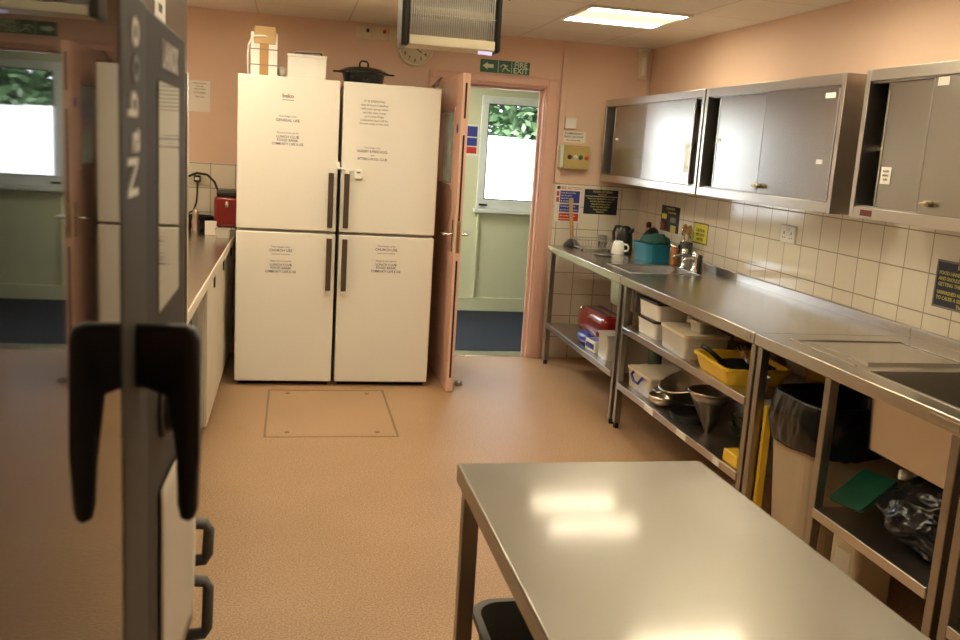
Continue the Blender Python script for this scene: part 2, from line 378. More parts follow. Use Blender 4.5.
win = struct('window_1', MB().box(WX0, WX1, HY - .02, HY + .05, WZ0, WZ0 + .095, .006).box(WX0, WX1, HY - .02, HY + .05, WZ1 - .075, WZ1, .006).box(WX0, WX0 + .068, HY - .02, HY + .05, WZ0 + .095, WZ1 - .075, .006).box(WX1 - .068, WX1, HY - .02, HY + .05, WZ0 + .095, WZ1 - .075, .006), 'upvc', 'white framed hall window looking onto a white fence', 'window')
obj('window_pane', MB().box(WX0 + .06, WX1 - .06, HY + .01, HY + .016, WZ0 + .08, WZ1 - .06), 'glass', win)
gk = MB(); a0, a1, b0, b1 = WX0 + .066, WX1 - .066, WZ0 + .092, WZ1 - .072
for q in ((a0, a1, b0, b0 + .008), (a0, a1, b1 - .008, b1), (a0, a0 + .008, b0, b1), (a1 - .008, a1, b0, b1)): gk.box(q[0], q[1], HY - .023, HY + .0, q[2], q[3])
obj('gasket', gk, 'rubber', win)
obj('window_sill', MB().box(WX0 - .03, WX1 + .03, HY - .06, HY, WZ0 - .035, WZ0 + .0, .006), 'upvc', win)
obj('window_handle', MB().box(WX0 + .02, WX0 + .10, HY - .045, HY - .02, WZ0 + .03, WZ0 + .05, .004), 'black', win)
W2 = (.0, 1.12, .95, 2.05)
win2 = struct('window_2', MB().box(W2[0], W2[1], HY - .02, HY + .05, W2[2], W2[2] + .09, .006).box(W2[0], W2[1], HY - .02, HY + .05, W2[3] - .07, W2[3], .006).box(W2[0], W2[0] + .06, HY - .02, HY + .05, W2[2] + .09, W2[3] - .07, .006).box(W2[1] - .06, W2[1], HY - .02, HY + .05, W2[2] + .09, W2[3] - .07, .006).box(.53, .59, HY - .02, HY + .05, W2[2] + .09, W2[3] - .07, .004), 'upvc', 'white framed double hall window hidden behind the open fire door', 'window')
obj('window_pane', MB().box(W2[0] + .05, W2[1] - .05, HY + .012, HY + .018, W2[2] + .07, W2[3] - .06), 'glass', win2)
hl = thing('hall_fill_light', 'added square ceiling light brightening the hall out of sight beyond the doorway', 'light', (.4, 7.7, 2.36))  # unseen lamp added to brighten the hall
obj('frame', W(hl).box(.08, .72, 7.4, 8.0, 2.33, 2.36, .004), 'white', hl); obj('diffuser', W(hl).box(.12, .68, 7.44, 7.96, 2.324, 2.33), 'hallfill', hl)

# outside
struct('ground', MB().box(-14, 16, HY + .13, 30, -.3, -.2), 'grass', 'rough grass outside the hall window', 'ground')
fe = thing('garden_fence', 'white painted board fence outside the hall window', 'fence', (1.5, 11.4, -.2))
fm = W(fe)
for k in range(74):
    fm.box(-9 + k * .25, -9 + k * .25 + .238, 11.4, 11.42, -.2, 1.70 + .012 * math.sin(k * 1.7), .003)
obj('fence_board', fm, 'fence', fe, kind='stuff')
obj('rail', W(fe).box(-9, 9.5, 11.42, 11.46, .25, .33).box(-9, 9.5, 11.42, 11.46, 1.35, 1.43), 'fence', fe)
for k in range(10): obj('post', W(fe).box(-9 + k * 2.05, -8.9 + k * 2.05, 11.46, 11.56, -.2, 1.66), 'fence', fe)
def tree(x, y, h, r, n, label, m):
    t = thing('tree', label, 'tree', (x, y, -.2), group='trees beyond the white fence')
    tr = MB().tube([(0, 0, 0), (.05, .02, h * .35), (-.04, 0, h * .7), (.02, 0, h * .95)], .14, 8, r1=.03)
    for k in range(9):
        a = k * 2.4; z = h * (.3 + .06 * k); tr.tube([(0, 0, z), (math.cos(a) * r * .4, math.sin(a) * r * .4, z + .3), (math.cos(a) * r * .85, math.sin(a) * r * .85, z + .45)], .045, 5, r1=.01)
    obj('trunk', tr, 'bark', t)
    f = MB()
    for k in range(n):
        d = Vector((random.gauss(0, 1), random.gauss(0, 1), random.gauss(0, 1))).normalized() * (random.random() ** .4)
        cl = noise.noise(d * 2.3 + Vector((x, y, 0)))
        if cl < -.12: continue
        p = Vector((d.x * r, d.y * r, h * .62 + d.z * h * .42)); s = random.uniform(.06, .14)
        u = Vector((random.gauss(0, 1), random.gauss(0, 1), random.gauss(0, .6))).normalized(); v = u.cross(Vector((random.gauss(0, 1), random.gauss(0, 1), random.gauss(0, 1)))).normalized()
        q = [f.bm.verts.new(p + u * s * a + v * s * .5 * b) for a, b in ((-1, 0), (0, 1), (1, 0), (0, -1))]
        f.bm.faces.new(q)
    obj('foliage', f, m, t)
tree(1.5, 14.5, 3.6, 1.15, 9000, 'dense green tree left of the gap beyond the white fence', 'leaf')
tree(4.3, 14.2, 3.9, 1.45, 11000, 'pale green broad tree right of the gap beyond the white fence', 'leaf2')
tree(-5.2, 15.0, 4.2, 1.5, 4000, 'tall green tree beyond the far left end of the white fence', 'leaf')

# ------------------------------------------------------------------ the open fire door
d1 = thing('door_1', 'pink painted fire door standing open beside the right hand fridge', 'door', (1.0, 6.6, 0), kind='structure')
X0, X1, Y0, Y1 = .985, 1.029, 5.605, 6.60
obj('leaf', W(d1).box(X0, X1, Y0, Y0 + .22, .008, 1.99, .002).box(X0, X1, Y1 - .22, Y1, .008, 1.99, .002).box(X0, X1, Y0 + .22, Y1 - .22, .008, 1.30, .0).box(X0, X1, Y0 + .22, Y1 - .22, 1.78, 1.99), 'pinkwood', d1)
vp = MB((1.0, 6.6, 0))
for q in ((Y0 + .205, Y1 - .205, 1.285, 1.31), (Y0 + .205, Y1 - .205, 1.77, 1.795), (Y0 + .205, Y0 + .23, 1.31, 1.77), (Y1 - .23, Y1 - .205, 1.31, 1.77)): vp.box(X0 - .006, X1 + .006, *q, .002)
vb = obj('glazing_bead', vp, 'pinkwood', d1)
obj('vision_pane', W(d1).box(1.003, 1.010, Y0 + .22, Y1 - .22, 1.30, 1.78), 'vglass', vb)
st = W(d1).box(1.001, 1.013, Y0 - .0015, Y0, 1.05, 1.62).box(1.001, 1.013, Y0 - .0015, Y0, .1, .85).box(1.001, 1.013, Y0 - .0015, Y0, 1.72, 1.93)
obj('smoke_seal', st, 'rubber', d1)
obj('lock_plate', W(d1).box(.996, 1.018, Y0 - .002, Y0, .90, 1.10), 'brass', d1)
for sx, xa in ((-1, X0), (1, X1)):
    h = obj('handle_plate', W(d1).box(min(xa, xa + sx * .006), max(xa, xa + sx * .006), Y0 + .035, Y0 + .085, .90, 1.10, .002), 'chrome', d1)
    obj('lever', W(d1).tube([(xa, Y0 + .06, 1.01), (xa + sx * .05, Y0 + .06, 1.01), (xa + sx * .055, Y0 + .075, 1.01), (xa + sx * .055, Y0 + .17, 1.01)], .009, 8), 'chrome', h)
cl = obj('door_closer', W(d1).box(X0 - .055, X0, Y1 - .32, Y1 - .08, 1.88, 1.94, .006), 'chrome', d1)
obj('closer_arm', W(d1).tube([(X0 - .03, Y1 - .2, 1.945), (X0 - .05, Y1 - .06, 1.95), (X0 + .02, YB - .03, 2.02)], .008, 6), 'dark_steel', cl)
obj('keep_shut_sticker', MB().lathe([(0, .0012), (.03, .0012), (.03, 0)], 0, 0, 20), 'blue', d1, loc=(X0 - 1.0, Y0 + .11 - 6.6, 1.66), ry=-PI / 2, label='blue round keep shut sticker')
obj('kick_plate', W(d1).box(X0 - .0015, X0, Y0 + .02, Y1 - .02, .03, .18), 'pinkwood', d1)
obj('floor_door_stop', MB().lathe([(0, .035), (.018, .033), (.026, .02), (.028, 0)], 0, 0, 16), 'dark_steel', loc=(1.10, 5.80, 0), label='small dark domed door stop on the floor by the open door', cat='door stop')

# ------------------------------------------------------------------ ceiling lamps
def ceiling_light(x, y, label):
    t = thing('ceiling_light', label, 'light', (x, y, HC), group='recessed ceiling lights')
    f = MB()
    for q in ((-.3, .3, -.3, -.28), (-.3, .3, .28, .3), (-.3, -.28, -.28, .28), (.28, .3, -.28, .28)): f.box(*q, -.014, 0, .002)
    obj('frame', f, 'white', t)
    obj('diffuser', MB().box(-.28, .28, -.28, -.15, -.008, -.002).box(-.28, .28, .15, .28, -.008, -.002).box(-.28, .28, -.15, .15, -.008, -.002, mi=1), ['diff', 'diffmid'], t)
    return t
L0 = ceiling_light(1.845, 5.265, 'glowing square ceiling light above the right hand counter near the fire exit')
for (x, y), lb in (((-.555, 5.185), 'ceiling light just out of view above the left worktop by the fridges'), ((.345, 4.665), 'ceiling light just out of view in front of the white fridges'), ((1.845, 3.45), 'ceiling light over the steel wall cabinets nearest the camera'), ((.045, 3.45), 'ceiling light in the middle of the left half of the kitchen'), ((.645, 1.95), 'added unseen ceiling light between the oven and the hanging insect killer'), ((1.845, 1.05), 'ceiling light over the near end of the steel table')):  # unseen lamps near fridges and oven placed to brighten left wall, fridges, oven front
    dup(L0, (x, y, HC), lb)

# ------------------------------------------------------------------ fridges
def text_block(lines, m='ink'):
    b = MB()
    for s, size, x, z in lines: b.text(s, size, x, z)
    return b
def fridge(x, label, hand):
    F = 5.75; w = .595; t = thing('fridge_freezer', label, 'fridge', (x, F, 0), group='white fridge freezers')
    obj('carcass', MB().box(.004, w - .004, .06, .66, .03, 1.885, .006), 'fridge', t)
    obj('plinth', MB().box(.02, w - .02, .05, .6, 0, .03), 'darkgap', t)
    obj('door_seal', MB().box(.012, w - .012, .05, .062, .04, .965).box(.012, w - .012, .05, .062, .985, 1.88), 'fridge_dark', t)
    up = obj('fridge_door', MB().box(0, w, 0, .05, .985, 1.893, .007, seg=3), 'fridge', t)
    lo = obj('freezer_door', MB().box(0, w, 0, .05, .03, .968, .007, seg=3), 'fridge', t)
    hx = w - .052 if hand > 0 else .022
    for d, z0, z1 in ((up, 1.012, 1.345), (lo, .62, .945)):
        hb = obj('door_handle', MB().box(hx - .002, hx + .030, -.040, -.014, z0, z1, .004), 'brown', d)
        [obj('handle_mount', MB().box(hx, hx + .028, -.030, 0, z - .013, z + .013, .003), 'white', d) for z in (z1 + .009, z0 - .009)]
    bx = .29 if hand > 0 else .235
    obj('brand_lettering', MB().text('beko', .034, bx, 1.782, -.0005, bold=.03).box(bx - .034, bx + .036, -.001, 0, 1.757, 1.761), 'inkgrey', up)
    sx = .045 if hand > 0 else .07
    obj('spec_sticker', MB().box(sx - .03, sx + .03, -.0008, 0, 1.855, 1.880), 'paper', up)
    return t
fridge(-.331, 'white fridge freezer on the left with the boxes on top', 1)
fridge(.285, 'white fridge freezer on the right with the black roasting pot on top', -1)

def notice(name, label, cat, c, w, h, lines, face=FRONT, m='paper', ink=('ink',), th=.001, group=None, extra=None):
    """flat sheet hung on a surface; c is the middle of its back"""
    o = obj(name, MB().box(-w / 2, w / 2, -th, 0, -h / 2, h / 2, 0), m, loc=c, rz=face, label=label, cat=cat, group=group)
    for k, (mm, ls) in enumerate(lines.items()):
        for it in ls: obj('lettering', MB().text(it[0], it[1], it[2], it[3], -th - .0004, align=it[4] if len(it) > 4 else 'CENTER', sx=it[5] if len(it) > 5 else 1.), mm, o)
    return o
FY = 5.7495
FN = 'notices on the fridge doors'
notice('paper_notice', 'white notice highest on the left fridge saying general use', 'notice', (-.04, FY, 1.645), .185, .072, {'inkgrey': [('This fridge is for', .016, 0, .018)], 'ink': [('GENERAL USE', .0225, 0, -.006)]}, group=FN)
notice('paper_notice', 'white notice low in the pair on the upper door of the left fridge', 'notice', (-.038, FY, 1.53), .188, .105, {'inkgrey': [('Please do not use for', .015, 0, .036)], 'ink': [('LUNCH CLUB', .0215, 0, .012), ('FOOD BANK', .0215, 0, -.008), ('COMMUNITY CAFE & USE', .0215, 0, -.03, 'CENTER', .75)]}, group=FN)
notice('paper_notice', 'white notice upper of the pair on the left freezer door', 'notice', (-.064, FY, .86), .18, .07, {'inkgrey': [('This freezer is for', .016, 0, .018), ('please label everything', .012, 0, -.026)], 'ink': [('CHURCH USE', .0225, 0, -.004)]}, group=FN)
notice('paper_notice', 'white notice lower of the pair on the left freezer door', 'notice', (-.062, FY, .749), .184, .118, {'inkgrey': [('Please do not use for', .015, 0, .042)], 'ink': [('LUNCH CLUB', .0215, 0, .018), ('FOOD BANK', .0215, 0, -.002), ('COMMUNITY CAFE & USE', .0215, 0, -.024, 'CENTER', .75)]}, group=FN)
notice('paper_notice', 'large white notice with many lines at the top of the right fridge', 'notice', (.474, FY, 1.718), .205, .178, {'inkgrey': [('IT IS ESSENTIAL', .019, 0, .068), ('that all food is labelled', .018, 0, .045), ('with your group name', .018, 0, .023), ('and the date it was', .018, 0, .0), ('put in the fridge', .018, 0, -.022), ('Unlabelled food will be', .018, 0, -.045), ('thrown away at the end', .018, 0, -.065)]}, group=FN)
notice('paper_notice', 'white notice saying afterschool club on the right fridge above its lock', 'notice', (.471, FY, 1.472), .215, .098, {'inkgrey': [('This fridge is for', .015, 0, .036), ('and', .015, 0, -.009)], 'ink': [('NURSERY & PRESCHOOL', .021, 0, .014, 'CENTER', .8), ('AFTERSCHOOL CLUB', .021, 0, -.032, 'CENTER', .9)]}, group=FN)
notice('paper_notice', 'white notice upper of the pair on the right freezer door', 'notice', (.582, FY, .889), .175, .07, {'inkgrey': [('This freezer is for', .016, 0, .018), ('please label everything', .012, 0, -.026)], 'ink': [('CHURCH USE', .0225, 0, -.004)]}, group=FN)
notice('paper_notice', 'white notice lower of the pair on the right freezer door', 'notice', (.584, FY, .772), .182, .118, {'inkgrey': [('Please do not use for', .015, 0, .042)], 'ink': [('LUNCH CLUB', .0215, 0, .018), ('FOOD BANK', .0215, 0, -.002), ('COMMUNITY CAFE & USE', .0215, 0, -.024, 'CENTER', .75)]}, group=FN)
lk = thing('fridge_lock', 'small white strap lock between the two fridge doors', 'lock', (.385, 5.75, 1.345))
obj('lock_body', MB().box(-.022, .03, -.022, 0, -.028, .028, .006).box(-.006, .016, -.026, -.02, .006, .016, .002, mi=1), ['white', 'inkgrey'], lk)
obj('strap', MB().sheet(lambda u, v: (-.125 + u * .105, -.008 - .006 * math.sin(u * PI), .012 + v * .012 + .018 * (1 - u) ** 2), 8, 1, .002), 'white', lk)
obj('anchor_pad', MB().box(-.128, -.108, -.008, -.0005, .02, .07, .003), 'white', lk)

# things on top of the fridges (top at z = 1.893)
FT = 1.8935
p = thing('boxed_appliance', 'tall white box with brown tape and a cable standing on the left fridge', 'box', (-.19, 5.93, FT), rz=.03)
obj('box_body', MB().box(-.078, .078, -.09, .09, 0, .25, .003), 'white', p)
obj('packing_tape', MB().box(-.026, .026, -.0915, -.0895, 0, .2, 0).box(-.026, .026, -.09, .09, .2495, .2512), 'tape', p)
for z in (.06, .15): obj('packing_band', MB().box(-.0795, .0795, -.0925, -.0905, z, z + .006), 'inkgrey', p)
obj('cardboard_flap', MB().box(-.058, .066, -.096, .03, .185, .285, .002), 'card', p)
obj('cable', MB().tube([(-.09 + .0, -.05, .005), (-.095, -.06, .10), (-.09, -.07, .18), (-.06, -.1, .225), (0, -.102, .23), (.02, -.1, .222)], .006, 8), 'white', p)
wp = thing('white_freezer_box', 'squat white box on the left fridge with papers lying on it', 'box', (.065, 5.94, FT))
obj('box_body', MB().box(-.115, .115, -.10, .12, 0, .128, .004), 'white', wp); obj('box_lid', MB().box(-.119, .119, -.104, .124, .125, .142, .004), 'white', wp)
pp = thing('paper_pile', 'untidy dark and white papers lying on the squat white box', 'papers', (.075, 5.95, FT + .142))
for k in range(4):
    a = .15 * k - .2; obj('paper_sheet', MB().sheet(lambda u, v, k=k: (-.08 + .16 * u, -.07 + .13 * v, .004 + .005 * k + .010 * math.sin(u * 5 + k) * v + .007 * u), 8, 6, .0015), ['paper', 'ink', 'card', 'paper'][k], pp, rz=a)
obj('bread_bag', MB().blob(lambda v: (v.x * .026 * (1 + .2 * noise.noise(v * 2)), v.y * .045, .034 + v.z * .034 * (1 + .4 * noise.noise(v * 3))), 3), 'clear', loc=(-.083, 5.91, FT), label='small crumpled clear bag between the two boxes on the left fridge', cat='bag')
rp = thing('roasting_pot', 'black speckled oval roasting pot with lid on the right fridge', 'pot', (.415, 5.97, FT))
obj('pot_body', MB().lathe([(0, .004), (.10, .0), (.122, .012), (.132, .062), (.15, .066), (.15, .070), (.128, .070), (.118, .014), (0, .010)], 0, 0, 36, sy=.75), 'enamel', rp)
ld = obj('pot_lid', MB().lathe([(.164, .066), (.166, .072), (.150, .078), (.11, .098), (.04, .108), (0, .109)], 0, 0, 36, sy=.75), 'enamel', rp)
obj('lid_handle', MB().tube([(-.026, 0, .106), (-.026, 0, .128), (-.016, 0, .142), (.016, 0, .142), (.026, 0, .128), (.026, 0, .106)], .006, 8), 'enamel', ld)
[obj('pan_handle', MB().box(a, a + .045, -.03, .03, .064, .074, .004), 'enamel', rp) for a in (-.19, .145)]

# ------------------------------------------------------------------ far wall fittings
ck = thing('wall_clock', 'round cream wall clock behind the hanging insect killer', 'clock', (.815, YB, 2.21))
obj('clock_case', MB().lathe([(0, .0), (.125, .0), (.125, .03), (.112, .036), (.108, .022), (0, .022)], 0, 0, 40), 'cream', ck, rx=PI / 2)
obj('clock_face', MB().lathe([(0, .024), (.108, .024), (.108, .021)], 0, 0, 40), 'cream', ck, rx=PI / 2)
for k in range(1, 13): obj('numeral', MB().text(str(k), .034, .083 * math.sin(k * PI / 6), .083 * math.cos(k * PI / 6), -.025), 'ink', ck)
obj('clock_hand', MB().box(-.003, .003, -.028, -.026, 0, .055, mx=Matrix.Rotation(2.2, 4, 'Y')), 'ink', ck); obj('clock_hand', MB().box(-.002, .002, -.03, -.0285, 0, .078, mx=Matrix.Rotation(.5, 4, 'Y')), 'ink', ck)
sg = thing('fire_exit_sign', 'green fire exit sign with arrow and running man above the doorway', 'sign', (1.468, YB, 2.132))
obj('sign_plate', MB().box(-.182, .182, -.004, 0, -.044, .044, .001), 'green', sg)
sm = MB().text('FIRE', .054, .116, .020, -.0045, bold=.02).text('EXIT', .054, .116, -.021, -.0045, bold=.02)
obj('lettering', sm, 'greenlite', sg)
ar = MB().poly([(-.165, 0), (-.128, .026), (-.128, .013), (-.085, .013), (-.085, -.013), (-.128, -.013), (-.128, -.026)], .0008)
obj('arrow', ar, 'greenlite', sg, loc=(0, -.0052, 0))
rm = MB().tube([(-.01, 0, .030), (-.0101, 0, .0305)], .008, 10).tube([(-.008, 0, .02), (.004, 0, -.005)], .006, 6).tube([(.004, 0, -.005), (-.014, 0, -.016), (-.018, 0, -.034)], .0045, 6).tube([(.004, 0, -.005), (.022, 0, -.02), (.036, 0, -.026)], .0045, 6).tube([(-.008, 0, .018), (-.028, 0, .010), (-.034, 0, -.004)], .0035, 6).tube([(-.006, 0, .016), (.012, 0, .006), (.022, 0, .014)], .0035, 6)
rm.box(-.052, -.048, -.0008, .0008, -.040, .040).box(.046, .050, -.0008, .0008, -.04, .04)
for v in rm.bm.verts: v.co.y = max(-.001, min(.001, v.co.y))
obj('running_man', rm, 'greenlite', sg, loc=(.0, -.0052, 0))
al = thing('alarm_panel', 'yellowish cream alarm box with coloured lamps right of the doorway', 'alarm', (2.033, YB - .03, 1.528))
obj('box_body', MB().box(-.098, .098, -.05, .03, -.087, .087, .006), 'alarm', al)
obj('front_plate', MB().box(-.072, .09, -.054, -.05, -.075, .075, .002), 'alarm', al)
for k, m in enumerate(('ink', 'white', 'green', 'redink')): obj('indicator', MB().lathe([(0, .012), (.014, .011), (.017, 0)], 0, 0, 14), m, al, loc=(-.055 + k * .043, -.054, .0), rx=PI / 2)
obj('back_box', MB().box(-.125, -.09, -.04, .03, -.08, .085, .004), 'greenlite', al)
obj('blank_box', MB().box(-.043, .043, -.028, 0, -.04, .04, .004), 'white', loc=(1.985, YB, 1.772), label='small square white switch box above the alarm notice', cat='switch box')
notice('paper_notice', 'small white notice between the switch box and the alarm panel', 'notice', (2.022, YB, 1.676), .185, .082, {'ink': [('IN EMERGENCY', .02, 0, .022), ('PRESS GAS STOP', .02, 0, -.002), ('then call for help', .016, 0, -.026)]})
fa = notice('fire_action_poster', 'white fire action poster with blue panels and red foot by the plunger', 'poster', (2.012, YB - .008, 1.183), .195, .275, {'redink': [('FIRE ACTION', .028, .016, .115)]})
fb = MB().box(-.062, .09, -.0018, -.001, .005, .095).box(-.062, .09, -.0018, -.001, -.062, -.004)
obj('blue_panel', fb, 'blue', fa); obj('red_panel', MB().box(-.062, .09, -.0018, -.001, -.128, -.072), 'red', fa)
fi = MB().box(-.09, -.07, -.0018, -.001, .055, .09).box(-.09, -.07, -.0018, -.001, .01, .045); obj('symbol', fi, 'redink', fa)
obj('symbol', MB().lathe([(0, .001), (.013, .001), (.013, 0)], 0, 0, 16), 'ink', fa, loc=(-.078, -.0011, .117), rx=PI / 2)
for z, s in ((.08, 'If you discover a fire'), (.06, 'raise the alarm'), (.04, 'Leave the building'), (.02, 'by the nearest exit'), (-.02, 'On hearing the alarm'), (-.045, 'go to the assembly point'), (-.09, 'Do not stop to collect'), (-.112, 'personal belongings')): obj('lettering', MB().text(s, .0135, -.055, z, -.0022, 'LEFT'), 'letter', fa)
bs = notice('wash_hands_notice', 'dark navy notice with yellow lines beside the fire action poster', 'notice', (2.272, YB - .008, 1.207), .265, .185, {'yellowink': [('FOOD HYGIENE', .021, .01, .075), ('NOTICE', .018, .01, .055), ('Wash your hands before you start', .0155, 0, .024), ('and after handling raw food', .0155, 0, .004), ('Keep all worktops clean', .0155, 0, -.016), ('Cover cuts with a plaster', .0155, 0, -.036), ('Report any illness', .0155, 0, -.056), ('Thank you', .0155, 0, -.074)]}, m='navy')
obj('rule_line', MB().box(-.125, .125, -.0018, -.001, .040, .043), 'letter', bs)
sw = thing('switch_bank', 'row of three cream wall switches high on the wall above the right fridge', 'switch', (.565, YB, 2.285))
for k in range(3):
    s_ = obj('switch_plate', MB().box(-.17 + k * .115, -.06 + k * .115, -.012, 0, -.043, .043, .004), 'cream', sw)
    obj('rocker', MB().box(-.075 + k * .115 - .02, -.075 + k * .115, -.018, -.012, .002, .026, .002), ['ink', 'red', 'ink'][k], s_)
pr = thing('wall_sensor', 'small white wall sensor high in the far right corner', 'sensor', (2.50, YB, 2.22))
obj('sensor_body', MB().box(-.03, .03, -.05, 0, -.10, .105, .008), 'cream', pr); obj('sensor_lens', MB().box(-.014, .014, -.056, -.05, -.07, .06, .003), 'white', pr); obj('bracket', MB().box(-.035, .05, -.04, 0, .105, .125, .003), 'white', pr)
struct('trim_10', MB().box(2.556, 2.572, YB - .012, YB, 1.36, HC, .002), 'pink', 'thin cable run in the far right corner of the wall', 'trunking')
notice('paper_notice', 'cream paper notice on the far wall left of the fridges', 'notice', (-.632, YB, 1.775), .135, .205, {'inkgrey': [('Please keep this', .014, 0, .085), ('area tidy', .014, 0, .066), ('when finished', .014, 0, .047), ('KITCHEN', .018, 0, .022), ('Thank you', .014, 0, -.004)]})
hn = notice('fire_notice', 'blue and red fire notice on the hall wall left of the window', 'poster', (1.585, HY - .0005, 1.62), .20, .285, {})
obj('blue_panel', MB().box(-.09, .088, -.0018, -.001, .03, .125).box(-.09, .088, -.0018, -.001, -.055, .02), 'blue', hn); obj('red_panel', MB().box(-.09, .088, -.0018, -.001, -.125, -.065), 'red', hn)

# notices on the right wall tiles
rn = notice('black_notice', 'black notice with coloured picture patches above the sink taps', 'notice', (XR - .008, 6.02, 1.148), .32, .178, {'yellowink': [('DISHWASHING', .022, .0, .07), ('Scrape and rinse', .02, .03, .045)]}, RIGHT, 'navy')
obj('picture_patch', MB().box(-.145, -.06, -.0018, -.001, -.005, .03), 'yelsign', rn); obj('picture_patch', MB().box(.01, .10, -.0018, -.001, -.02, .015), 'inkgrey', rn); obj('picture_patch', MB().box(-.145, -.06, -.0018, -.001, -.08, -.025), 'redpot', rn); obj('picture_patch', MB().box(.02, .11, -.0018, -.001, -.088, -.04), 'yellowink', rn)
yn = notice('yellow_notice', 'yellow card notice with a dark border on the tiles right of the taps', 'notice', (XR - .008, 5.508, 1.10), .215, .135, {}, RIGHT, 'navy')
obj('card', MB().box(-.10, .10, -.002, -.001, -.06, .06), 'yelsign', yn)
obj('lettering', MB().text('CAUTION', .028, 0, .018, -.0025).text('VERY HOT', .028, 0, -.010, -.0025).text('WATER', .028, 0, -.038, -.0025).lathe([(.013, -.0025), (.013, -.002), (.009, -.002), (.009, -.0025)], 0, 0, 14, mi=0), 'ink', yn)
nn = notice('navy_notice', 'navy notice with yellow capitals on the tiles at the right edge of view', 'notice', (XR - .008, 3.075, 1.13), .36, .185, {'yellowink': [('REMINDER', .027, 0, .074), ('FOOD HANDLERS MUST WASH', .021, -.165, .045, 'LEFT'), ('AND SHOULD THOROUGHLY DRY', .021, -.165, .022, 'LEFT', .95), ('GETTING THEM READY TO', .021, -.165, -.001, 'LEFT'), ('UNWASHED HANDS ARE LIKELY', .021, -.165, -.034, 'LEFT', .95), ('TO CAUSE A SERIOUS ILLNESS', .021, -.165, -.056, 'LEFT', .95), ('Thank you', .021, .0, -.079)]}, RIGHT, 'navy')
bd = MB()
for q in ((-.184, .184, .088, .0965), (-.184, .184, -.0965, -.088), (-.184, -.176, -.088, .088), (.176, .184, -.088, .088)): bd.box(q[0], q[1], -.0022, 0, q[2], q[3])
obj('border', bd, 'inkgrey', nn)
sk = thing('wall_socket', 'white double wall socket on the tiles below the middle wall cabinet', 'socket', (XR - .008, 4.425, 1.206), RIGHT)
obj('face_plate', MB().box(-.073, .073, -.012, 0, -.046, .046, .004), 'white', sk)
for dx in (-.036, .036): obj('pin_hole', MB().box(dx - .004, dx + .004, -.0126, -.012, .0, .012).box(dx - .014, dx - .006, -.0126, -.012, -.022, -.017).box(dx + .006, dx + .014, -.0126, -.012, -.022, -.017), 'ink', sk)
obj('rocker', MB().box(-.02, -.008, -.016, -.012, .018, .034, .002).box(.008, .02, -.016, -.012, .018, .034, .002), 'white', sk)

# ------------------------------------------------------------------ steel wall cabinets
XC = 2.22; ZB_, ZT_ = 1.37, 1.952
def wall_cabinet(y0, y1, label, doors, latch=None):
    t = thing('wall_cabinet', label, 'cabinet', ((XC + XR) / 2, (y0 + y1) / 2, ZB_), group='steel wall cabinets')
    b = W(t); e = .028
    b.box(XC, XR, y0, y0 + e, ZB_, ZT_, .002).box(XC, XR, y1 - e, y1, ZB_, ZT_, .002)
    b.box(XC, XR, y0 + e, y1 - e, ZT_ - .045, ZT_, .002).box(XC, XR, y0 + e, y1 - e, ZB_, ZB_ + .045, .002)
    b.box(XR - .012, XR - .004, y0 + e, y1 - e, ZB_ + .04, ZT_ - .04)
    obj('body', b, 'steel', t)
    tr = W(t)
    for x in (XC + .016, XC + .038): tr.box(x, x + .003, y0 + e, y1 - e, ZB_ + .045, ZB_ + .052).box(x, x + .003, y0 + e, y1 - e, ZT_ - .052, ZT_ - .045)
    obj('door_track', tr, 'dark_steel', t)
    obj('inner_shelf', W(t).box(XC + .07, XR - .012, y0 + e, y1 - e, 1.64, 1.655), 'dark_steel', t)
    ds = []
    for (a, b_, lay) in doors:
        x = XC + .006 + lay * .022
        d = obj('sliding_door', W(t).box(x, x + .010, a, b_, ZB_ + .048, ZT_ - .048, .001), 'door_steel', t)
        e0 = a + .004 if lay == 0 else b_ - .014
        obj('pull_lip', W(t).box(x - .003, x, e0, e0 + .010, ZB_ + .06, ZT_ - .06, .001), 'steel', d); ds.append(d)
        if lay == 0: obj('door_edge', W(t).box(x - .001, x + .004, b_ - .004, b_ + .001, ZB_ + .05, ZT_ - .05), 'dark_steel', d)
    if latch:
        l_ = W(t).tube([(XC + .004, latch, 1.455), (XC - .022, latch, 1.455)], .012, 12).box(XC - .026, XC - .008, latch - .006, latch + .028, 1.45, 1.46, .002)
        obj('latch', l_, 'brass', t)
    return t, ds
wc1, ds1 = wall_cabinet(4.885, 6.565, 'steel wall cabinet nearest the far corner with a green and white sticker', [(5.00, 5.76, 0), (5.70, 6.42, 1)])
wc2, ds2 = wall_cabinet(3.525, 4.865, 'middle steel wall cabinet with a brass latch and closed end panel in view', [(4.10, 4.74, 1), (3.56, 4.19, 0)], 4.165)
wc3, ds3 = wall_cabinet(2.05, 3.385, 'nearest steel wall cabinet with a square white label and dark red badge', [(2.92, 3.27, 1), (2.10, 2.98, 0)], 2.905)
def sticker(t, y, z, w, h, m, x, nm='label_sticker'):
    return obj(nm, W(t).box(x - .001, x, y - w / 2, y + w / 2, z - h / 2, z + h / 2), m, t)
gs = sticker(wc1, 5.055, 1.575, .07, .17, 'white', XC + .005, 'warning_sticker'); gs['label'] = 'white and green sticker'
obj('green_mark', W(wc1).box(XC + .003, XC + .0042, 5.025, 5.085, 1.625, 1.645).box(XC + .003, XC + .0042, 5.025, 5.085, 1.505, 1.525).box(XC + .003, XC + .0042, 5.05, 5.06, 1.52, 1.63), 'greenlite', gs)
sticker(wc1, 6.34, 1.675, .06, .018, 'paper', XC + .027); sticker(wc2, 4.70, 1.675, .05, .018, 'paper', XC + .027)
sticker(wc2, 3.635, 1.865, .075, .022, 'paper', XC + .006); sticker(wc2, 3.66, 1.585, .05, .020, 'paper', XC + .006)
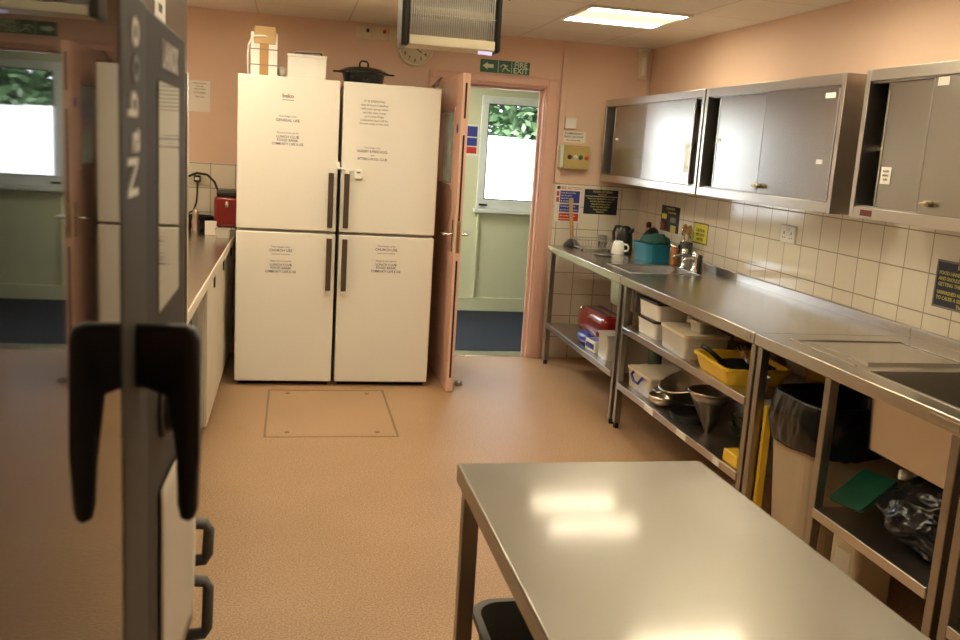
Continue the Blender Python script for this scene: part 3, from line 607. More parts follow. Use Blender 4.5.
sq = sticker(wc3, 3.215, 1.545, .062, .066, 'paper', XC + .027); sticker(wc3, 2.93, 1.885, .06, .03, 'paper', XC + .006)
tx = MB(); [tx.text(s, .011, 0, z, 0) for s, z in (('PLATES', .016), ('BOWLS', .0), ('CUPS', -.016))]
obj('lettering', tx, 'ink', sq, loc=tuple(Vector((XC + .0255, 3.215, 1.545)) - wc3.location), rz=RIGHT)
sticker(wc3, 3.27, 1.394, .075, .024, 'darkred', XC, 'maker_badge'); sticker(wc1, 4.93, 1.392, .06, .022, 'chrome', XC, 'maker_badge'); sticker(wc2, 4.79, 1.392, .05, .02, 'steel', XC, 'maker_badge')

# ------------------------------------------------------------------ right-hand steel counters
ZW = .887
def leg(t, x, y, z1=.842, z0=.0, w=.036):
    l_ = obj('leg', W(t).box(x, x + w, y, y + w, z0 + .03, z1, .003), 'legsteel', t)
    obj('foot', W(t).lathe([(0, 0), (.015, 0), (.016, .026), (.012, .032), (0, .032)], x + w / 2, y + w / 2, 12), 'rubber', l_)
def worktop(t, y0, y1, hole=None, m='steeltop'):
    x0, x1 = XW, XR - .03; b = W(t)
    if hole:
        a0, a1, c0, c1 = hole
        b.box(x0, x1, y0, c0, ZW - .012, ZW).box(x0, x1, c1, y1, ZW - .012, ZW).box(x0, a0, c0, c1, ZW - .012, ZW).box(a1, x1, c0, c1, ZW - .012, ZW)
    else: b.box(x0, x1, y0, y1, ZW - .012, ZW)
    b.box(x0 - .004, x0 + .012, y0, y1, ZW - .048, ZW + .001, .004)
    b.box(x0 + .012, x1, y0, y0 + .012, ZW - .045, ZW - .012).box(x0 + .012, x1, y1 - .012, y1, ZW - .045, ZW - .012)
    wt = obj('worktop', b, m, t)
    obj('upstand', W(t).box(XR - .03, XR - .010, y0, y1, ZW - .04, .928, .004), 'steel', t)
    return wt
def bowl(t, a0, a1, c0, c1, depth):
    bm_ = W(t).tub(a0 + .001, a1 - .001, c0 + .001, c1 - .001, ZW - depth, ZW - .002, .003, .012, .045, seg=5)
    b = obj('bowl', bm_, 'steeltop', t)
    fr_ = W(t)
    for q in ((a0 - .012, a1 + .012, c0 - .012, c0 + .002), (a0 - .012, a1 + .012, c1 - .002, c1 + .012), (a0 - .012, a0 + .002, c0 + .002, c1 - .002), (a1 - .002, a1 + .012, c0 + .002, c1 - .002)): fr_.box(*q, ZW, ZW + .002, .0008)
    obj('bowl_rim', fr_, 'steel', b)
    obj('drain', W(t).lathe([(0, .002), (.03, .002), (.035, .004), (.038, 0)], (a0 + a1) / 2, (c0 + c1) / 2, 18, z0=ZW - depth + .003), 'chrome', b)
def shelf(t, y0, y1, z, x0=XW + .01, m='steel'):
    return obj('shelf', W(t).box(x0, XR - .06, y0, y1, z - .01, z).box(x0 - .004, x0 + .012, y0, y1, z - .036, z + .001, .003), m, t)

A = thing('sink_unit', 'steel sink unit nearest the doorway with dishes drying on it', 'sink', (2.2, 5.69, 0), group='steel counter units')
worktop(A, 4.925, 6.47, (1.955, 2.385, 5.06, 5.46)); bowl(A, 1.955, 2.385, 5.06, 5.46, .235)
for y in (4.945, 6.43): leg(A, XW + .012, y); leg(A, XR - .09, y)
shelf(A, 4.985, 6.43, .312)
for ty in (5.36, 5.20):
    tp = obj('tap', W(A).lathe([(0, .0), (.022, .0), (.022, .010), (.013, .016), (.013, .085), (.018, .09), (.018, .108), (0, .112)], 2.41, ty, 16, z0=ZW).tube([(2.41, ty, ZW + .075), (2.38, ty, ZW + .085), (2.345, ty, ZW + .078), (2.335, ty, ZW + .06)], .009, 10), 'chrome', A)
    obj('tap_cap', W(A).lathe([(0, .128), (.017, .126), (.019, .110)], 2.41, ty, 14, z0=ZW), 'chrome', tp)
obj('waste_pipe', W(A).tube([(2.17, 5.26, ZW - .235), (2.17, 5.26, .54), (2.3, 5.26, .50), (2.5, 5.26, .50)], .02, 10), 'white', A)

B = thing('prep_counter', 'long steel counter with two crowded shelves below between the sinks', 'counter', (2.2, 4.13, 0), group='steel counter units')
worktop(B, 3.338, 4.921)
for y in (3.345, 4.86): leg(B, XW + .012, y); leg(B, XR - .09, y)
shelf(B, 3.38, 4.86, .607); shelf(B, 3.38, 4.86, .277)
for (y, z, l_) in ((4.36, .259, .12), (3.94, .259, .11), (3.56, .259, .06)): obj('price_label', W(B).box(XW + .003, XW + .006, y - l_ / 2, y + l_ / 2, z - .014, z + .014), 'paper', B)
obj('maker_badge', W(B).box(XW - .006, XW - .004, 3.37, 3.50, ZW - .036, ZW - .014), 'steel', B)
obj('maker_badge', W(B).box(XW + .002, XW + .006, 4.74, 4.84, .58, .60), 'chrome', B)

Cc = thing('sink_unit', 'nearest steel sink unit with a deep bowl and a bin standing beneath', 'sink', (2.2, 2.73, 0), group='steel counter units')
worktop(Cc, 2.13, 3.333, (1.93, 2.40, 2.22, 2.71)); bowl(Cc, 1.93, 2.40, 2.22, 2.71, .26)
for y in (3.29, 2.80, 2.15): leg(Cc, XW + .012, y); leg(Cc, XR - .09, y)
shelf(Cc, 2.186, 2.80, .36)
dr = W(Cc).box(1.93, 2.42, 3.20, 3.225, ZW, ZW + .005, .002).box(1.93, 1.945, 2.79, 3.20, ZW, ZW + .003, .0015).box(2.405, 2.42, 2.79, 3.20, ZW, ZW + .005, .002)
pz = [(1.99, 3.17, .0008), (2.37, 3.17, .0008), (2.37, 2.80, .010), (1.99, 2.80, .010)]
tv = [dr.bm.verts.new((x, y, ZW + z)) for x, y, z in pz]; bv = [dr.bm.verts.new((x, y, ZW - .001)) for x, y, z in pz]
dr.bm.faces.new(tv); dr.bm.faces.new(bv[::-1])
for k in range(4): dr.bm.faces.new((tv[k], bv[k], bv[(k + 1) % 4], tv[(k + 1) % 4]))
obj('drainer', dr, 'steeltop', Cc)
obj('maker_badge', W(Cc).box(XW - .0065, XW - .004, 2.14, 2.27, ZW - .037, ZW - .012), 'chrome', Cc)
wp_ = obj('waste_pipe', W(Cc).tube([(2.165, 2.465, ZW - .26), (2.165, 2.465, .56), (2.08, 2.50, .565), (2.02, 2.53, .575)], .022, 12), 'white', Cc)
obj('pipe_nut', W(Cc).tube([(2.15, 2.475, .565), (2.115, 2.487, .565)], .036, 10).tube([(2.02, 2.53, .575), (1.985, 2.545, .578)], .017, 10).tube([(2.055, 2.51, .57), (2.035, 2.52, .573)], .03, 10), 'white', wp_)
tp = obj('tap', W(Cc).lathe([(0, .0), (.026, .0), (.026, .012), (.016, .02), (.014, .10), (.02, .105), (.02, .125), (0, .13)], 2.475, 2.42, 16, z0=ZW).tube([(2.475, 2.42, ZW + .1), (2.475, 2.42, ZW + .18), (2.43, 2.42, ZW + .21), (2.34, 2.42, ZW + .19)], .011, 10), 'chrome', Cc)

D = thing('prep_counter', 'plain steel counter past the right edge of view beside the near sink', 'counter', (2.2, 1.6, 0), group='steel counter units')
worktop(D, 1.0, 2.125)
for y in (2.085, 1.02): leg(D, XW + .012, y); leg(D, XR - .09, y)
shelf(D, 1.05, 2.08, .30)

# ------------------------------------------------------------------ things on the far sink unit
pl = thing('plunger', 'plunger with wooden handle standing against the tiles at the worktop end', 'plunger', (2.0, 6.43, ZW), rz=0)
obj('cup', MB().lathe([(.058, 0), (.060, .012), (.048, .03), (.03, .048), (.016, .056), (0, .058)], 0, 0, 24), 'rubber', pl)
obj('wooden_handle', MB().tube([(0, 0, .05), (.004, .12, .335)], .014, 10), 'wood', pl)
rk = thing('dish_rack', 'empty wire dish rack on the far end of the sink unit', 'rack', (2.11, 6.27, ZW))
wr = MB()
for z, e in ((.075, .0), (.012, .02)):
    a = .135 - e; c = .105 - e; wr.tube([(-a, -c, z), (a, -c, z), (a, c, z), (-a, c, z), (-a, -c, z)], .003, 6)
for k in range(11):
    x = -.12 + k * .024; wr.tube([(x, -.105, .075), (x * .85, -.085, .012), (x * .85, .085, .012), (x, .105, .075)], .0016, 5)
for k in range(6):
    y = -.075 + k * .03; wr.tube([(-.135, y, .075), (-.115, y, .012), (.115, y, .012), (.135, y, .075)], .0016, 5)
obj('wire_basket', wr, 'dark_steel', rk)
for sx in (-1, 1):
    for sy in (-1, 1): obj('rack_foot', MB().lathe([(0, 0), (.006, 0), (.006, .012), (0, .012)], sx * .1, sy * .07, 8), 'rubber', rk)
glm = MB().lathe([(0, .004), (.024, .004), (.024, 0), (.030, .0), (.034, .09), (.031, .09), (.027, .012), (0, .012)], 0, 0, 20)
obj('drinking_glass', glm, 'glassware', loc=(2.18, 6.27, ZW + .0155), label='small clear glass standing in the wire dish rack', cat='glass')
mg = thing('mug', 'white mug standing upside down beside the wire dish rack', 'mug', (2.225, 6.06, ZW), rz=-.5)
obj('mug_body', MB().lathe([(.044, 0), (.046, .002), (.043, .04), (.034, .082), (.026, .090), (.024, .087), (.0, .086)], 0, 0, 28).lathe([(.044, 0), (.040, .004), (.032, .08), (0, .082)], 0, 0, 28), 'white', mg)
obj('mug_handle', MB().tube([(.034, 0, .07), (.062, 0, .068), (.074, 0, .05), (.068, 0, .028), (.042, 0, .02)], .007, 8), 'white', mg)
obj('saucer', MB().lathe([(0, .004), (.03, .002), (.05, .0), (.075, .010), (.075, .013), (.05, .005), (0, .008)], 0, 0, 28), 'dark_steel', loc=(2.07, 5.93, ZW), label='flat dark steel dish lying in front of the upturned mug', cat='dish')
kt = thing('black_kettle', 'black plastic jug kettle standing left of the teal tub', 'kettle', (2.325, 6.22, ZW), rz=2.2)
obj('kettle_body', MB().lathe([(0, 0), (.058, 0), (.062, .01), (.056, .11), (.044, .165), (.028, .182), (0, .186)], 0, 0, 26), 'black', kt)
obj('kettle_handle', MB().tube([(.03, 0, .175), (.08, 0, .172), (.096, 0, .13), (.088, 0, .06), (.056, 0, .035)], .011, 8), 'black', kt)
obj('kettle_spout', MB().tube([(-.035, 0, .13), (-.07, 0, .168)], .02, 8, r1=.010), 'black', kt)
tb = thing('washing_up_tub', 'teal plastic tub full of washing up behind the far sink bowl', 'tub', (2.37, 5.76, ZW), rz=.1)
obj('tub_body', MB().tub(-.115, .115, -.13, .13, 0, .115, .005, .02, .05, rim=.006), 'teal', tb)
obj('draped_cloth', MB().blob(lambda v: (v.x * .100, v.y * .112, .122 + max(v.z, -.35) * .045 * (1 + .6 * noise.noise(v * 3.1)) + .012 * noise.noise(v * 7)), 4), 'cloth', loc=(2.37, 5.76, ZW + .003), label='dark green cloth heaped over the teal tub', cat='cloth')
obj('frying_pan', MB().lathe([(0, .0), (.075, .0), (.09, .02), (.095, .038), (.092, .038), (.086, .02), (.07, .005), (0, .005)], 0, 0, 30).tube([(.09, 0, .032), (.18, 0, .05)], .009, 8), 'black', loc=(2.46, 6.04, ZW + .095), rx=-1.15, rz=.6, label='black round pan leaning on its edge behind the teal tub', cat='pan')
bt = thing('sauce_bottle', 'clear bottle with a dark red cap against the tiles behind the tub', 'bottle', (2.50, 6.22, ZW))
obj('bottle_body', MB().lathe([(0, 0), (.032, 0), (.034, .006), (.034, .12), (.016, .16), (.014, .185), (0, .186)], 0, 0, 20), 'glassware', bt); obj('bottle_cap', MB().lathe([(.016, .183), (.019, .185), (.018, .212), (.010, .22), (0, .221)], 0, 0, 16), 'darkred', bt)
ut = thing('utensil_jar', 'tall clear jar of kitchen utensils beside the teal tub', 'jar', (2.505, 5.56, ZW))
obj('jar_body', MB().lathe([(0, .003), (.040, .0), (.042, .006), (.042, .15), (.039, .15), (.037, .008), (0, .008)], 0, 0, 22), 'glassware', ut)
for k, (dx, dy, hh, m) in enumerate(((.015, .01, .26, 'wood'), (-.012, .012, .24, 'chrome'), (.0, -.016, .25, 'wood'), (.018, -.012, .22, 'chrome'), (-.016, -.006, .27, 'wood'))):
    u = MB().tube([(0, 0, 0), (dx * 1.0, dy * 1.0, hh * .75)], .005, 6).blob(lambda v: (dx * 1.0 + v.x * .018, dy + v.y * .006, hh * .85 + v.z * .03), 2)
    obj('utensil', u, m, loc=(2.505 + dx * .4, 5.56 + dy * .4, ZW + .009), label=['wooden spoon in the utensil jar nearest the wall', 'steel spoon at the back of the utensil jar', 'wooden spatula at the front of the utensil jar', 'short steel spoon at the front of the utensil jar', 'tallest wooden spoon in the utensil jar'][k], cat='utensil', group='utensils in the clear jar')
cd = thing('cutlery_caddy', 'dark cutlery caddy with steel posts beside the far sink taps', 'caddy', (2.44, 5.28, ZW))
obj('caddy_box', MB().tub(-.045, .04, -.05, .045, 0, .10, .003, .006, .02), 'greyplastic', cd)
obj('caddy_post', MB().tube([(.05, -.02, 0), (.05, -.02, .12)], .007, 8), 'chrome', cd)
jj = thing('storage_jar', 'clear lidded jar of brown contents between the tub and the caddy', 'jar', (2.44, 5.585, ZW))
obj('jar_body', MB().lathe([(0, 0), (.03, 0), (.032, .006), (.032, .10), (.026, .112), (0, .112)], 0, 0, 20), 'copper', jj); obj('jar_lid', MB().lathe([(.029, .110), (.03, .128), (0, .13)], 0, 0, 18), 'chrome', jj)

# below the far sink
ZA = .3125
ts = thing('toaster', 'red rounded toaster with a silver end on the shelf under the far sink', 'toaster', (2.11, 5.97, ZA))
obj('shell', MB().box(-.10, .10, -.33, .19, .012, .19, .05, seg=5), 'redpot', ts); obj('end_panel', MB().box(-.092, .092, .186, .205, .012, .185, .03, seg=3), 'chrome', ts); obj('bread_slot', MB().box(-.055, -.02, -.28, .14, .188, .192).box(.02, .055, -.28, .14, .188, .192), 'black', ts)
for s in (-.24, .14): obj('toaster_foot', MB().box(-.07, .07, s - .015, s + .015, 0, .014), 'rubber', ts)
bp_ = thing('food_packet', 'blue plastic packet lying at the front of the shelf under the far sink', 'packet', (1.945, 5.75, ZA))
obj('packet_body', MB().blob(lambda v: (v.x * .055, v.y * .13, .04 + v.z * .04 * (1 + .35 * noise.noise(v * 2.5))), 3), 'blueplastic', bp_)
wb = thing('carton', 'small white and blue carton on the shelf under the far sink', 'carton', (1.945, 5.53, ZA), rz=.1)
obj('carton_body', MB().box(-.05, .05, -.075, .075, 0, .07, .004), 'white', wb); obj('printed_band', MB().box(-.0515, -.0495, -.06, .06, .015, .05).box(-.04, .04, -.06, .06, .0695, .0708), 'blueplastic', wb)
kb = obj('wrapped_snack', MB().blob(lambda v: (v.x * .04, v.y * .09, .03 + v.z * .03 * (1 + .4 * noise.noise(v * 4))), 3), 'copper', loc=(2.09, 5.49, ZA), label='brown and gold wrapped packet between the toaster and the carton', cat='packet')
cb_ = thing('clear_box', 'tall clear plastic box at the near end of the shelf under the far sink', 'container', (1.96, 5.31, ZA))
obj('box_body', MB().tub(-.06, .06, -.085, .085, 0, .15, .003, .006, .015, rim=.005), 'clear', cb_); obj('box_lid', MB().slab(-.066, .066, -.091, .091, .1505, .160, .015), 'clear', cb_)
obj('green_bottle', MB().lathe([(0, 0), (.04, 0), (.042, .01), (.042, .2), (.018, .24), (.018, .265), (0, .266)], 0, 0, 20), 'salad', loc=(2.15, 5.05, ZA), label='dark green bottle standing behind the leg between the first two units', cat='bottle')

# shelves of the long counter: middle shelf
ZM = .608
def food_box(name, label, x, y, z, w, l, h, lid, body, rz=0., group=None):
    t = thing(name, label, 'container', (x, y, z), rz, group)
    obj('box_body', MB().tub(-w / 2, w / 2, -l / 2, l / 2, 0, h, .003, .008, .02, rim=.004), body, t); obj('box_lid', MB().slab(-w / 2 - .006, w / 2 + .006, -l / 2 - .006, l / 2 + .006, h + .0003, h + .014, .022), lid, t)
    return t
food_box('food_box', 'white food box with black lid at the bottom of its stack on the middle shelf', 1.98, 4.61, ZM, .18, .26, .085, 'black', 'white', 0, 'stacked white food boxes')
food_box('food_box', 'white food box with black lid on top of its stack on the middle shelf', 1.98, 4.60, ZM + .1, .18, .26, .085, 'black', 'white', .04, 'stacked white food boxes')
food_box('food_box', 'large clear food box with cream lid in front of the stacked boxes', 1.985, 4.20, ZM, .23, .34, .105, 'creamlid', 'clear', -.05)
food_box('food_box', 'small round edged clear tub on top of the cream lidded food box', 2.0, 4.13, ZM + .120, .11, .12, .045, 'creamlid', 'clear', .1)
sk_ = thing('saucepan', 'dark saucepan behind the food boxes on the middle shelf', 'pan', (2.27, 4.35, ZM), rz=2.6)
obj('pan_body', MB().lathe([(0, 0), (.10, 0), (.108, .01), (.108, .11), (.112, .112), (.104, .112), (.102, .012), (0, .006)], 0, 0, 30), 'dark_steel', sk_); obj('pan_handle', MB().tube([(-.10, 0, .09), (-.2, 0, .105), (-.27, 0, .10)], .011, 8), 'black', sk_)
sk2 = thing('saucepan', 'lidded dark saucepan near the wall on the middle shelf', 'pan', (2.36, 3.98, ZM), rz=-.4)
obj('pan_body', MB().lathe([(0, 0), (.09, 0), (.096, .01), (.096, .10), (.10, .102), (0, .104)], 0, 0, 28), 'dark_steel', sk2); obj('pan_lid', MB().lathe([(.1, .103), (.08, .122), (.02, .13), (.02, .15), (0, .152)], 0, 0, 28), 'black', sk2); obj('pan_handle', MB().tube([(-.09, 0, .09), (-.24, 0, .1)], .011, 8), 'wood', sk2)
yt = thing('serving_tray', 'deep yellow tray holding pans at the near end of the middle shelf', 'tray', (2.005, 3.73, ZM), rz=-.06)
obj('tray_body', MB().tub(-.15, .15, -.20, .20, 0, .075, .006, .02, .04, rim=.012), 'yellow', yt)
fp = thing('frying_pan', 'black frying pan resting in the yellow tray with its handle out', 'pan', (2.02, 3.71, ZM + .0075), rz=2.3)
obj('pan_body', MB().lathe([(0, 0), (.105, 0), (.128, .048), (.13, .05), (.122, .048), (.10, .006), (0, .006)], 0, 0, 32), 'black', fp); obj('pan_handle', MB().tube([(.122, 0, .046), (.18, 0, .085), (.22, 0, .098)], .012, 8), 'black', fp)
rl = obj('rolling_pin', MB().tube([(0, 0, 0), (0, .05, 0)], .008, 8).tube([(0, .05, 0), (0, .22, 0)], .014, 12).tube([(0, .22, 0), (0, .27, 0)], .008, 8), 'wood', loc=(1.868, 3.978, ZM + .0145), rz=-1.54, label='small wooden rolling pin before the yellow tray', cat='rolling pin')
wh = thing('whisk', 'steel balloon whisk lying over the pan in the yellow tray', 'whisk', (2.05, 3.80, ZM + .082), rz=1.2)
wm = MB().tube([(-.2, 0, .01), (-.06, 0, 0)], .009, 8)
for k in range(5):
    a = k * PI / 5; wm.tube([(-.06, 0, 0), (0, .03 * math.cos(a), .03 * math.sin(a)), (.06, .034 * math.cos(a), .034 * math.sin(a)), (.095, 0, 0)], .0016, 5)
obj('whisk_wires', wm, 'potsteel', wh)
ckp = obj('cup', MB().lathe([(0, 0), (.026, 0), (.03, .01), (.040, .075), (.037, .075), (.027, .012), (0, .008)], 0, 0, 22), 'white', loc=(1.94, 3.43, ZM), label='white cup at the near end of the middle shelf beside the leg', cat='cup')
obj('copper_pan', MB().lathe([(0, 0), (.06, 0), (.064, .03), (.067, .032), (.060, .03), (.056, .004), (0, .004)], 0, 0, 24).tube([(-.06, 0, .025), (-.13, 0, .03)], .007, 6), 'copper', loc=(2.25, 3.46, ZM), label='small copper coloured pan on the middle shelf near the tiles', cat='pan')
obj('yellow_tub', MB().tub(-.09, .09, -.09, .09, 0, .06, .004, .01, .03, rim=.008), 'yellow', loc=(2.38, 3.60, ZM), label='shallow yellow tub against the wall seen past the near leg', cat='tub')
food_box('food_box', 'clear food box near the wall above the bin seen past the leg', 2.38, 3.79, ZM, .16, .16, .11, 'clear', 'clear', .1)

# low shelf
ZL = .278
pbx = food_box('clip_box', 'clear storage box with purple clips at the far end of the low shelf', 2.03, 4.66, ZL, .27, .33, .10, 'creamlid', 'clear', 0)
obj('clip_handle', MB().tube([(-.14, .06, .098), (-.158, .05, .085), (-.160, -.0, .06), (-.158, -.06, .06), (-.15, -.075, .085), (-.14, -.085, .10)], .008, 8), 'purple', pbx, label='purple clip')
food_box('clip_box', 'tall clear tub behind the purple clip box on the low shelf', 2.34, 4.62, ZL, .2, .24, .19, 'clear', 'clear', .1)
bw = thing('colander', 'large steel colander with side handles tilted on the low shelf', 'colander', (2.06, 4.32, ZL + .125), rz=0)
cl_ = obj('colander_bowl', MB().lathe([(0, -.085), (.06, -.08), (.13, -.04), (.165, .03), (.172, .03), (.172, .034), (.16, .034), (.126, -.034), (.058, -.074), (0, -.079)], 0, 0, 40).lathe([(.07, -.10), (.075, -.10), (.062, -.078), (.058, -.078)], 0, 0, 30), 'potsteel', bw, ry=-.32)
obj('loop_handle', MB().tube([(-.168, -.05, .03), (-.2, -.03, .036), (-.2, .03, .036), (-.168, .05, .03)], .005, 6), 'potsteel', cl_); obj('loop_handle', MB().tube([(.168, -.05, .03), (.2, -.03, .036), (.2, .03, .036), (.168, .05, .03)], .005, 6), 'potsteel', cl_)
obj('cake_tin', MB().lathe([(0, 0), (.11, 0), (.114, .004), (.118, .03), (.122, .03), (.122, .034), (.114, .034), (.108, .006), (0, .005)], 0, 0, 32), 'black', loc=(2.0, 4.14, ZL), label='shallow black round tin on the low shelf below the colander', cat='tin')
obj('round_pan', MB().lathe([(0, 0), (.04, 0), (.065, .02), (.072, .055), (.075, .055), (.066, .014), (0, -.001)], 0, 0, 26), 'potsteel', loc=(1.93, 4.385, ZL + .0015), label='small steel bowl in front of the colander on the low shelf', cat='bowl')
cs = thing('conical_strainer', 'steel conical strainer standing on its point among the low shelf pans', 'strainer', (1.975, 3.93, ZL))
cst = obj('strainer_cone', MB().lathe([(0, .0), (.012, .0), (.105, .20), (.112, .20), (.112, .206), (.102, .206), (.010, .006), (0, .006)], 0, 0, 34), 'potsteel', cs)
obj('strainer_handle', MB().tube([(.11, 0, .203), (.2, .05, .215), (.27, .09, .22)], .008, 8), 'potsteel', cs); obj('perforated_band', MB().lathe([(.083, .155), (.0855, .155), (.106, .2), (.104, .2)], 0, 0, 34), 'dark_steel', cs)
for k, (x, y, r, h, m, lb) in enumerate(((2.17, 3.86, .105, .055, 'salad', 'green tinted glass dish at the bottom of the stack on the low shelf'), (2.17, 3.86, .098, .05, 'glassware', 'clear glass dish stacked in the green tinted dish'), (2.36, 3.62, .10, .09, 'potsteel', 'deep steel basin at the back of the low shelf'))):
    obj('dish', MB().lathe([(0, 0), (r * .7, 0), (r * .86, .01), (r, h), (r + .006, h + .002), (r - .006, h), (r * .82, .014), (0, .006)], 0, 0, 32), m, loc=(x, y, ZL + (.047 if k == 1 else 0)), label=lb, cat='dish')
obj('yellow_box', MB().box(-.035, .035, -.065, .065, 0, .055, .006), 'yellow', loc=(1.90, 3.475, ZL), label='small yellow box at the near end of the low shelf', cat='box')

# under the near sink
bn = thing('waste_bin', 'tall beige bin lined with a black bag under the near sink unit', 'bin', (2.105, 3.055, 0))
obj('bin_body', MB().tub(-.235, .235, -.19, .19, 0, .66, .006, .045, .09, seg=6), 'beige', bn)
def skirt(u, v):
    a = u * 2 * PI; ca, sa = math.cos(a), math.sin(a); n_ = 4.
    k = (abs(ca) ** n_ + abs(sa) ** n_) ** (-1 / n_)
    fo = .5 + .5 * noise.noise(Vector((ca * 6, sa * 6, v * 3))); fi = noise.noise(Vector((ca * 16, sa * 16, v * 5)))
    lo = .515 + .05 * noise.noise(Vector((ca * 1.1, sa * 1.1, 5))) + .006 * fi
    if v < .6:
        q = v / .6; bul = math.sin(PI * min(1, q * 1.05)) * .022 * fo + .005 * fi
        return (ca * k * (.239 + .004 + bul), sa * k * (.194 + .003 + bul * .6), lo + (.70 - lo) * q)
    q = (v - .6) / .4; return (ca * k * (.243 - .05 * q + .004 * fi * (1 - q)), sa * k * (.197 - .04 * q + .004 * fi * (1 - q)), .70 + .010 * math.sin(q * PI) - .16 * q * q)
obj('bin_liner', MB().sheet(skirt, 128, 26, .002), 'bag', bn)
ws = thing('floor_sign', 'folded yellow wet floor sign between the bin and the counter leg', 'sign', (1.905, 3.272, 0))
for k in range(2): obj('sign_panel', MB().box(-.018, .012, -.014 + k * .012, -.005 + k * .012, 0, .60, .002), 'yellow', ws)
gb = obj('chopping_board', MB().slab(-.075, .10, -.095, .095, -.006, .006, .012), 'greenboard', loc=(1.985, 2.735, .440), ry=-.62, rx=-.16, rz=.1, label='green chopping board sloping on the shelf under the near sink', cat='board')
def crumple(v):
    n1 = noise.noise(v * 1.7 + Vector((3, 1, 7))); n2 = abs(noise.noise(v * 2.4)); n3 = abs(noise.noise(v * 6.))
    r = 1 + .20 * n1 - .11 * n2 - .035 * n3
    return (v.x * .25 * r, v.y * .225 * r, min(.245, max(.0, .11 + v.z * .14 * r)))
obj('bin_bag', MB().blob(crumple, 6), 'bag', loc=(2.13, 2.405, .361), label='crumpled shiny black bin bag on the shelf below the near sink bowl', cat='bag')
jc = thing('plastic_canister', 'cream plastic canister on the floor under the near sink shelf', 'canister', (2.07, 2.79, 0), rz=.1)
obj('canister_body', MB().box(-.085, .085, -.075, .075, 0, .265, .02, seg=3), 'cream', jc); obj('canister_cap', MB().lathe([(.028, .26), (.03, .262), (.028, .29), (0, .292)], .03, 0, 16), 'white', jc); obj('canister_label', MB().box(-.0865, -.084, -.04, .04, .09, .2), 'paper', jc)

# ------------------------------------------------------------------ steel table and the bin under it
T = thing('steel_table', 'bare brushed steel worktable in the foreground', 'table', (.66, 1.28, 0))
TX0, TX1, TY0, TY1, TZ = .368, .945, .68, 1.898, .866
tt = W(T).box(TX0, TX1, TY0, TY1, TZ - .042, TZ, .004, seg=3)
for v in tt.bm.verts: v.co.z += (TY1 - v.co.y) * .0115          # top sheared up towards its near end to shift the lamp reflections
obj('tabletop', tt, 'table', T)
for x in (TX0 + .012, TX1 - .048):
    for y in (TY0 + .012, TY1 - .048):
        l_ = obj('leg', W(T).box(x, x + .036, y, y + .036, .03, TZ - .042 + (TY1 - y - .036) * .0115, .003), 'legsteel', T); obj('foot', W(T).lathe([(0, 0), (.016, 0), (.017, .028), (0, .03)], x + .018, y + .018, 12), 'rubber', l_)
obj('brace', W(T).box(TX0 + .03, TX0 + .05, TY0 + .048, TY1 - .048, TZ - .075, TZ - .042, .002).box(TX1 - .05, TX1 - .03, TY0 + .048, TY1 - .048, TZ - .075, TZ - .042, .002), 'dark_steel', T)
obj('open_bin', MB().tub(-.16, .16, -.2, .2, 0, .5, .005, .05, .06, rim=.016, seg=6), 'greyplastic', loc=(.60, 1.76, 0), label='open dark grey bin standing under the steel table', cat='bin')

# ------------------------------------------------------------------ hanging insect killer
ik = thing('insect_killer', 'hanging insect killer with a wire grille and black ends below the ceiling', 'insect killer', (.45, 2.85, 1.83))
ix0, ix1, iz0, iz1, iy = .300, .600, 1.838, 2.13, 2.80
for a, b in ((ix0, ix0 + .024), (ix1 - .018, ix1)): obj('end_cap', W(ik).box(a, b, iy - .002, iy + .13, iz0 - .004, iz1, .008), 'black', ik)
g = W(ik)
for k in range(38): x = ix0 + .028 + k * (ix1 - ix0 - .052) / 37; g.tube([(x, iy + .004, iz0 + .03), (x, iy + .004, iz1 - .01)], .0019, 5)
for z in (iz0 + .09, iz0 + .15, iz0 + .21): g.tube([(ix0 + .024, iy + .006, z), (ix1 - .018, iy + .006, z)], .0014, 5)
obj('wire_grille', g, 'white', ik)
obj('back_panel', W(ik).box(ix0 + .024, ix1 - .018, iy + .115, iy + .125, iz0 + .01, iz1, 0), 'potsteel', ik)
obj('catch_tray', W(ik).box(ix0 + .024, ix1 - .018, iy - .004, iy + .12, iz0, iz0 + .028, .003), 'cream', ik)
for z in (iz0 + .10, iz0 + .175): obj('lamp_tube', W(ik).tube([(ix0 + .03, iy + .035, z), (ix1 - .024, iy + .035, z)], .016, 14), 'tube', ik)
obj('lamp_tube', W(ik).tube([(ix1 - .062, iy + .03, iz0 - .003), (ix1 - .02, iy + .03, iz0 - .004)], .006, 12), 'uv', ik, label='glowing violet lamp tube')
for y in (iy + .004, iy + .115): obj('top_rail', W(ik).box(ix0, ix1, y - .006, y + .010, iz1, iz1 + .012, .003), 'black', ik)
for x in (ix0 + .05, ix1 - .05): obj('hanging_chain', W(ik).tube([(x, iy + .116, iz1 + .01), (x, iy + .116, HC)], .003, 6), 'chrome', ik)
obj('power_cable', W(ik).tube([(ix1 - .01, iy + .06, 2.02), (ix1 + .03, iy + .06, 2.0), (ix1 + .06, iy + .07, 2.05), (ix1 + .05, iy + .08, 2.2), (ix1 + .05, iy + .08, HC)], .004, 6), 'black', ik)

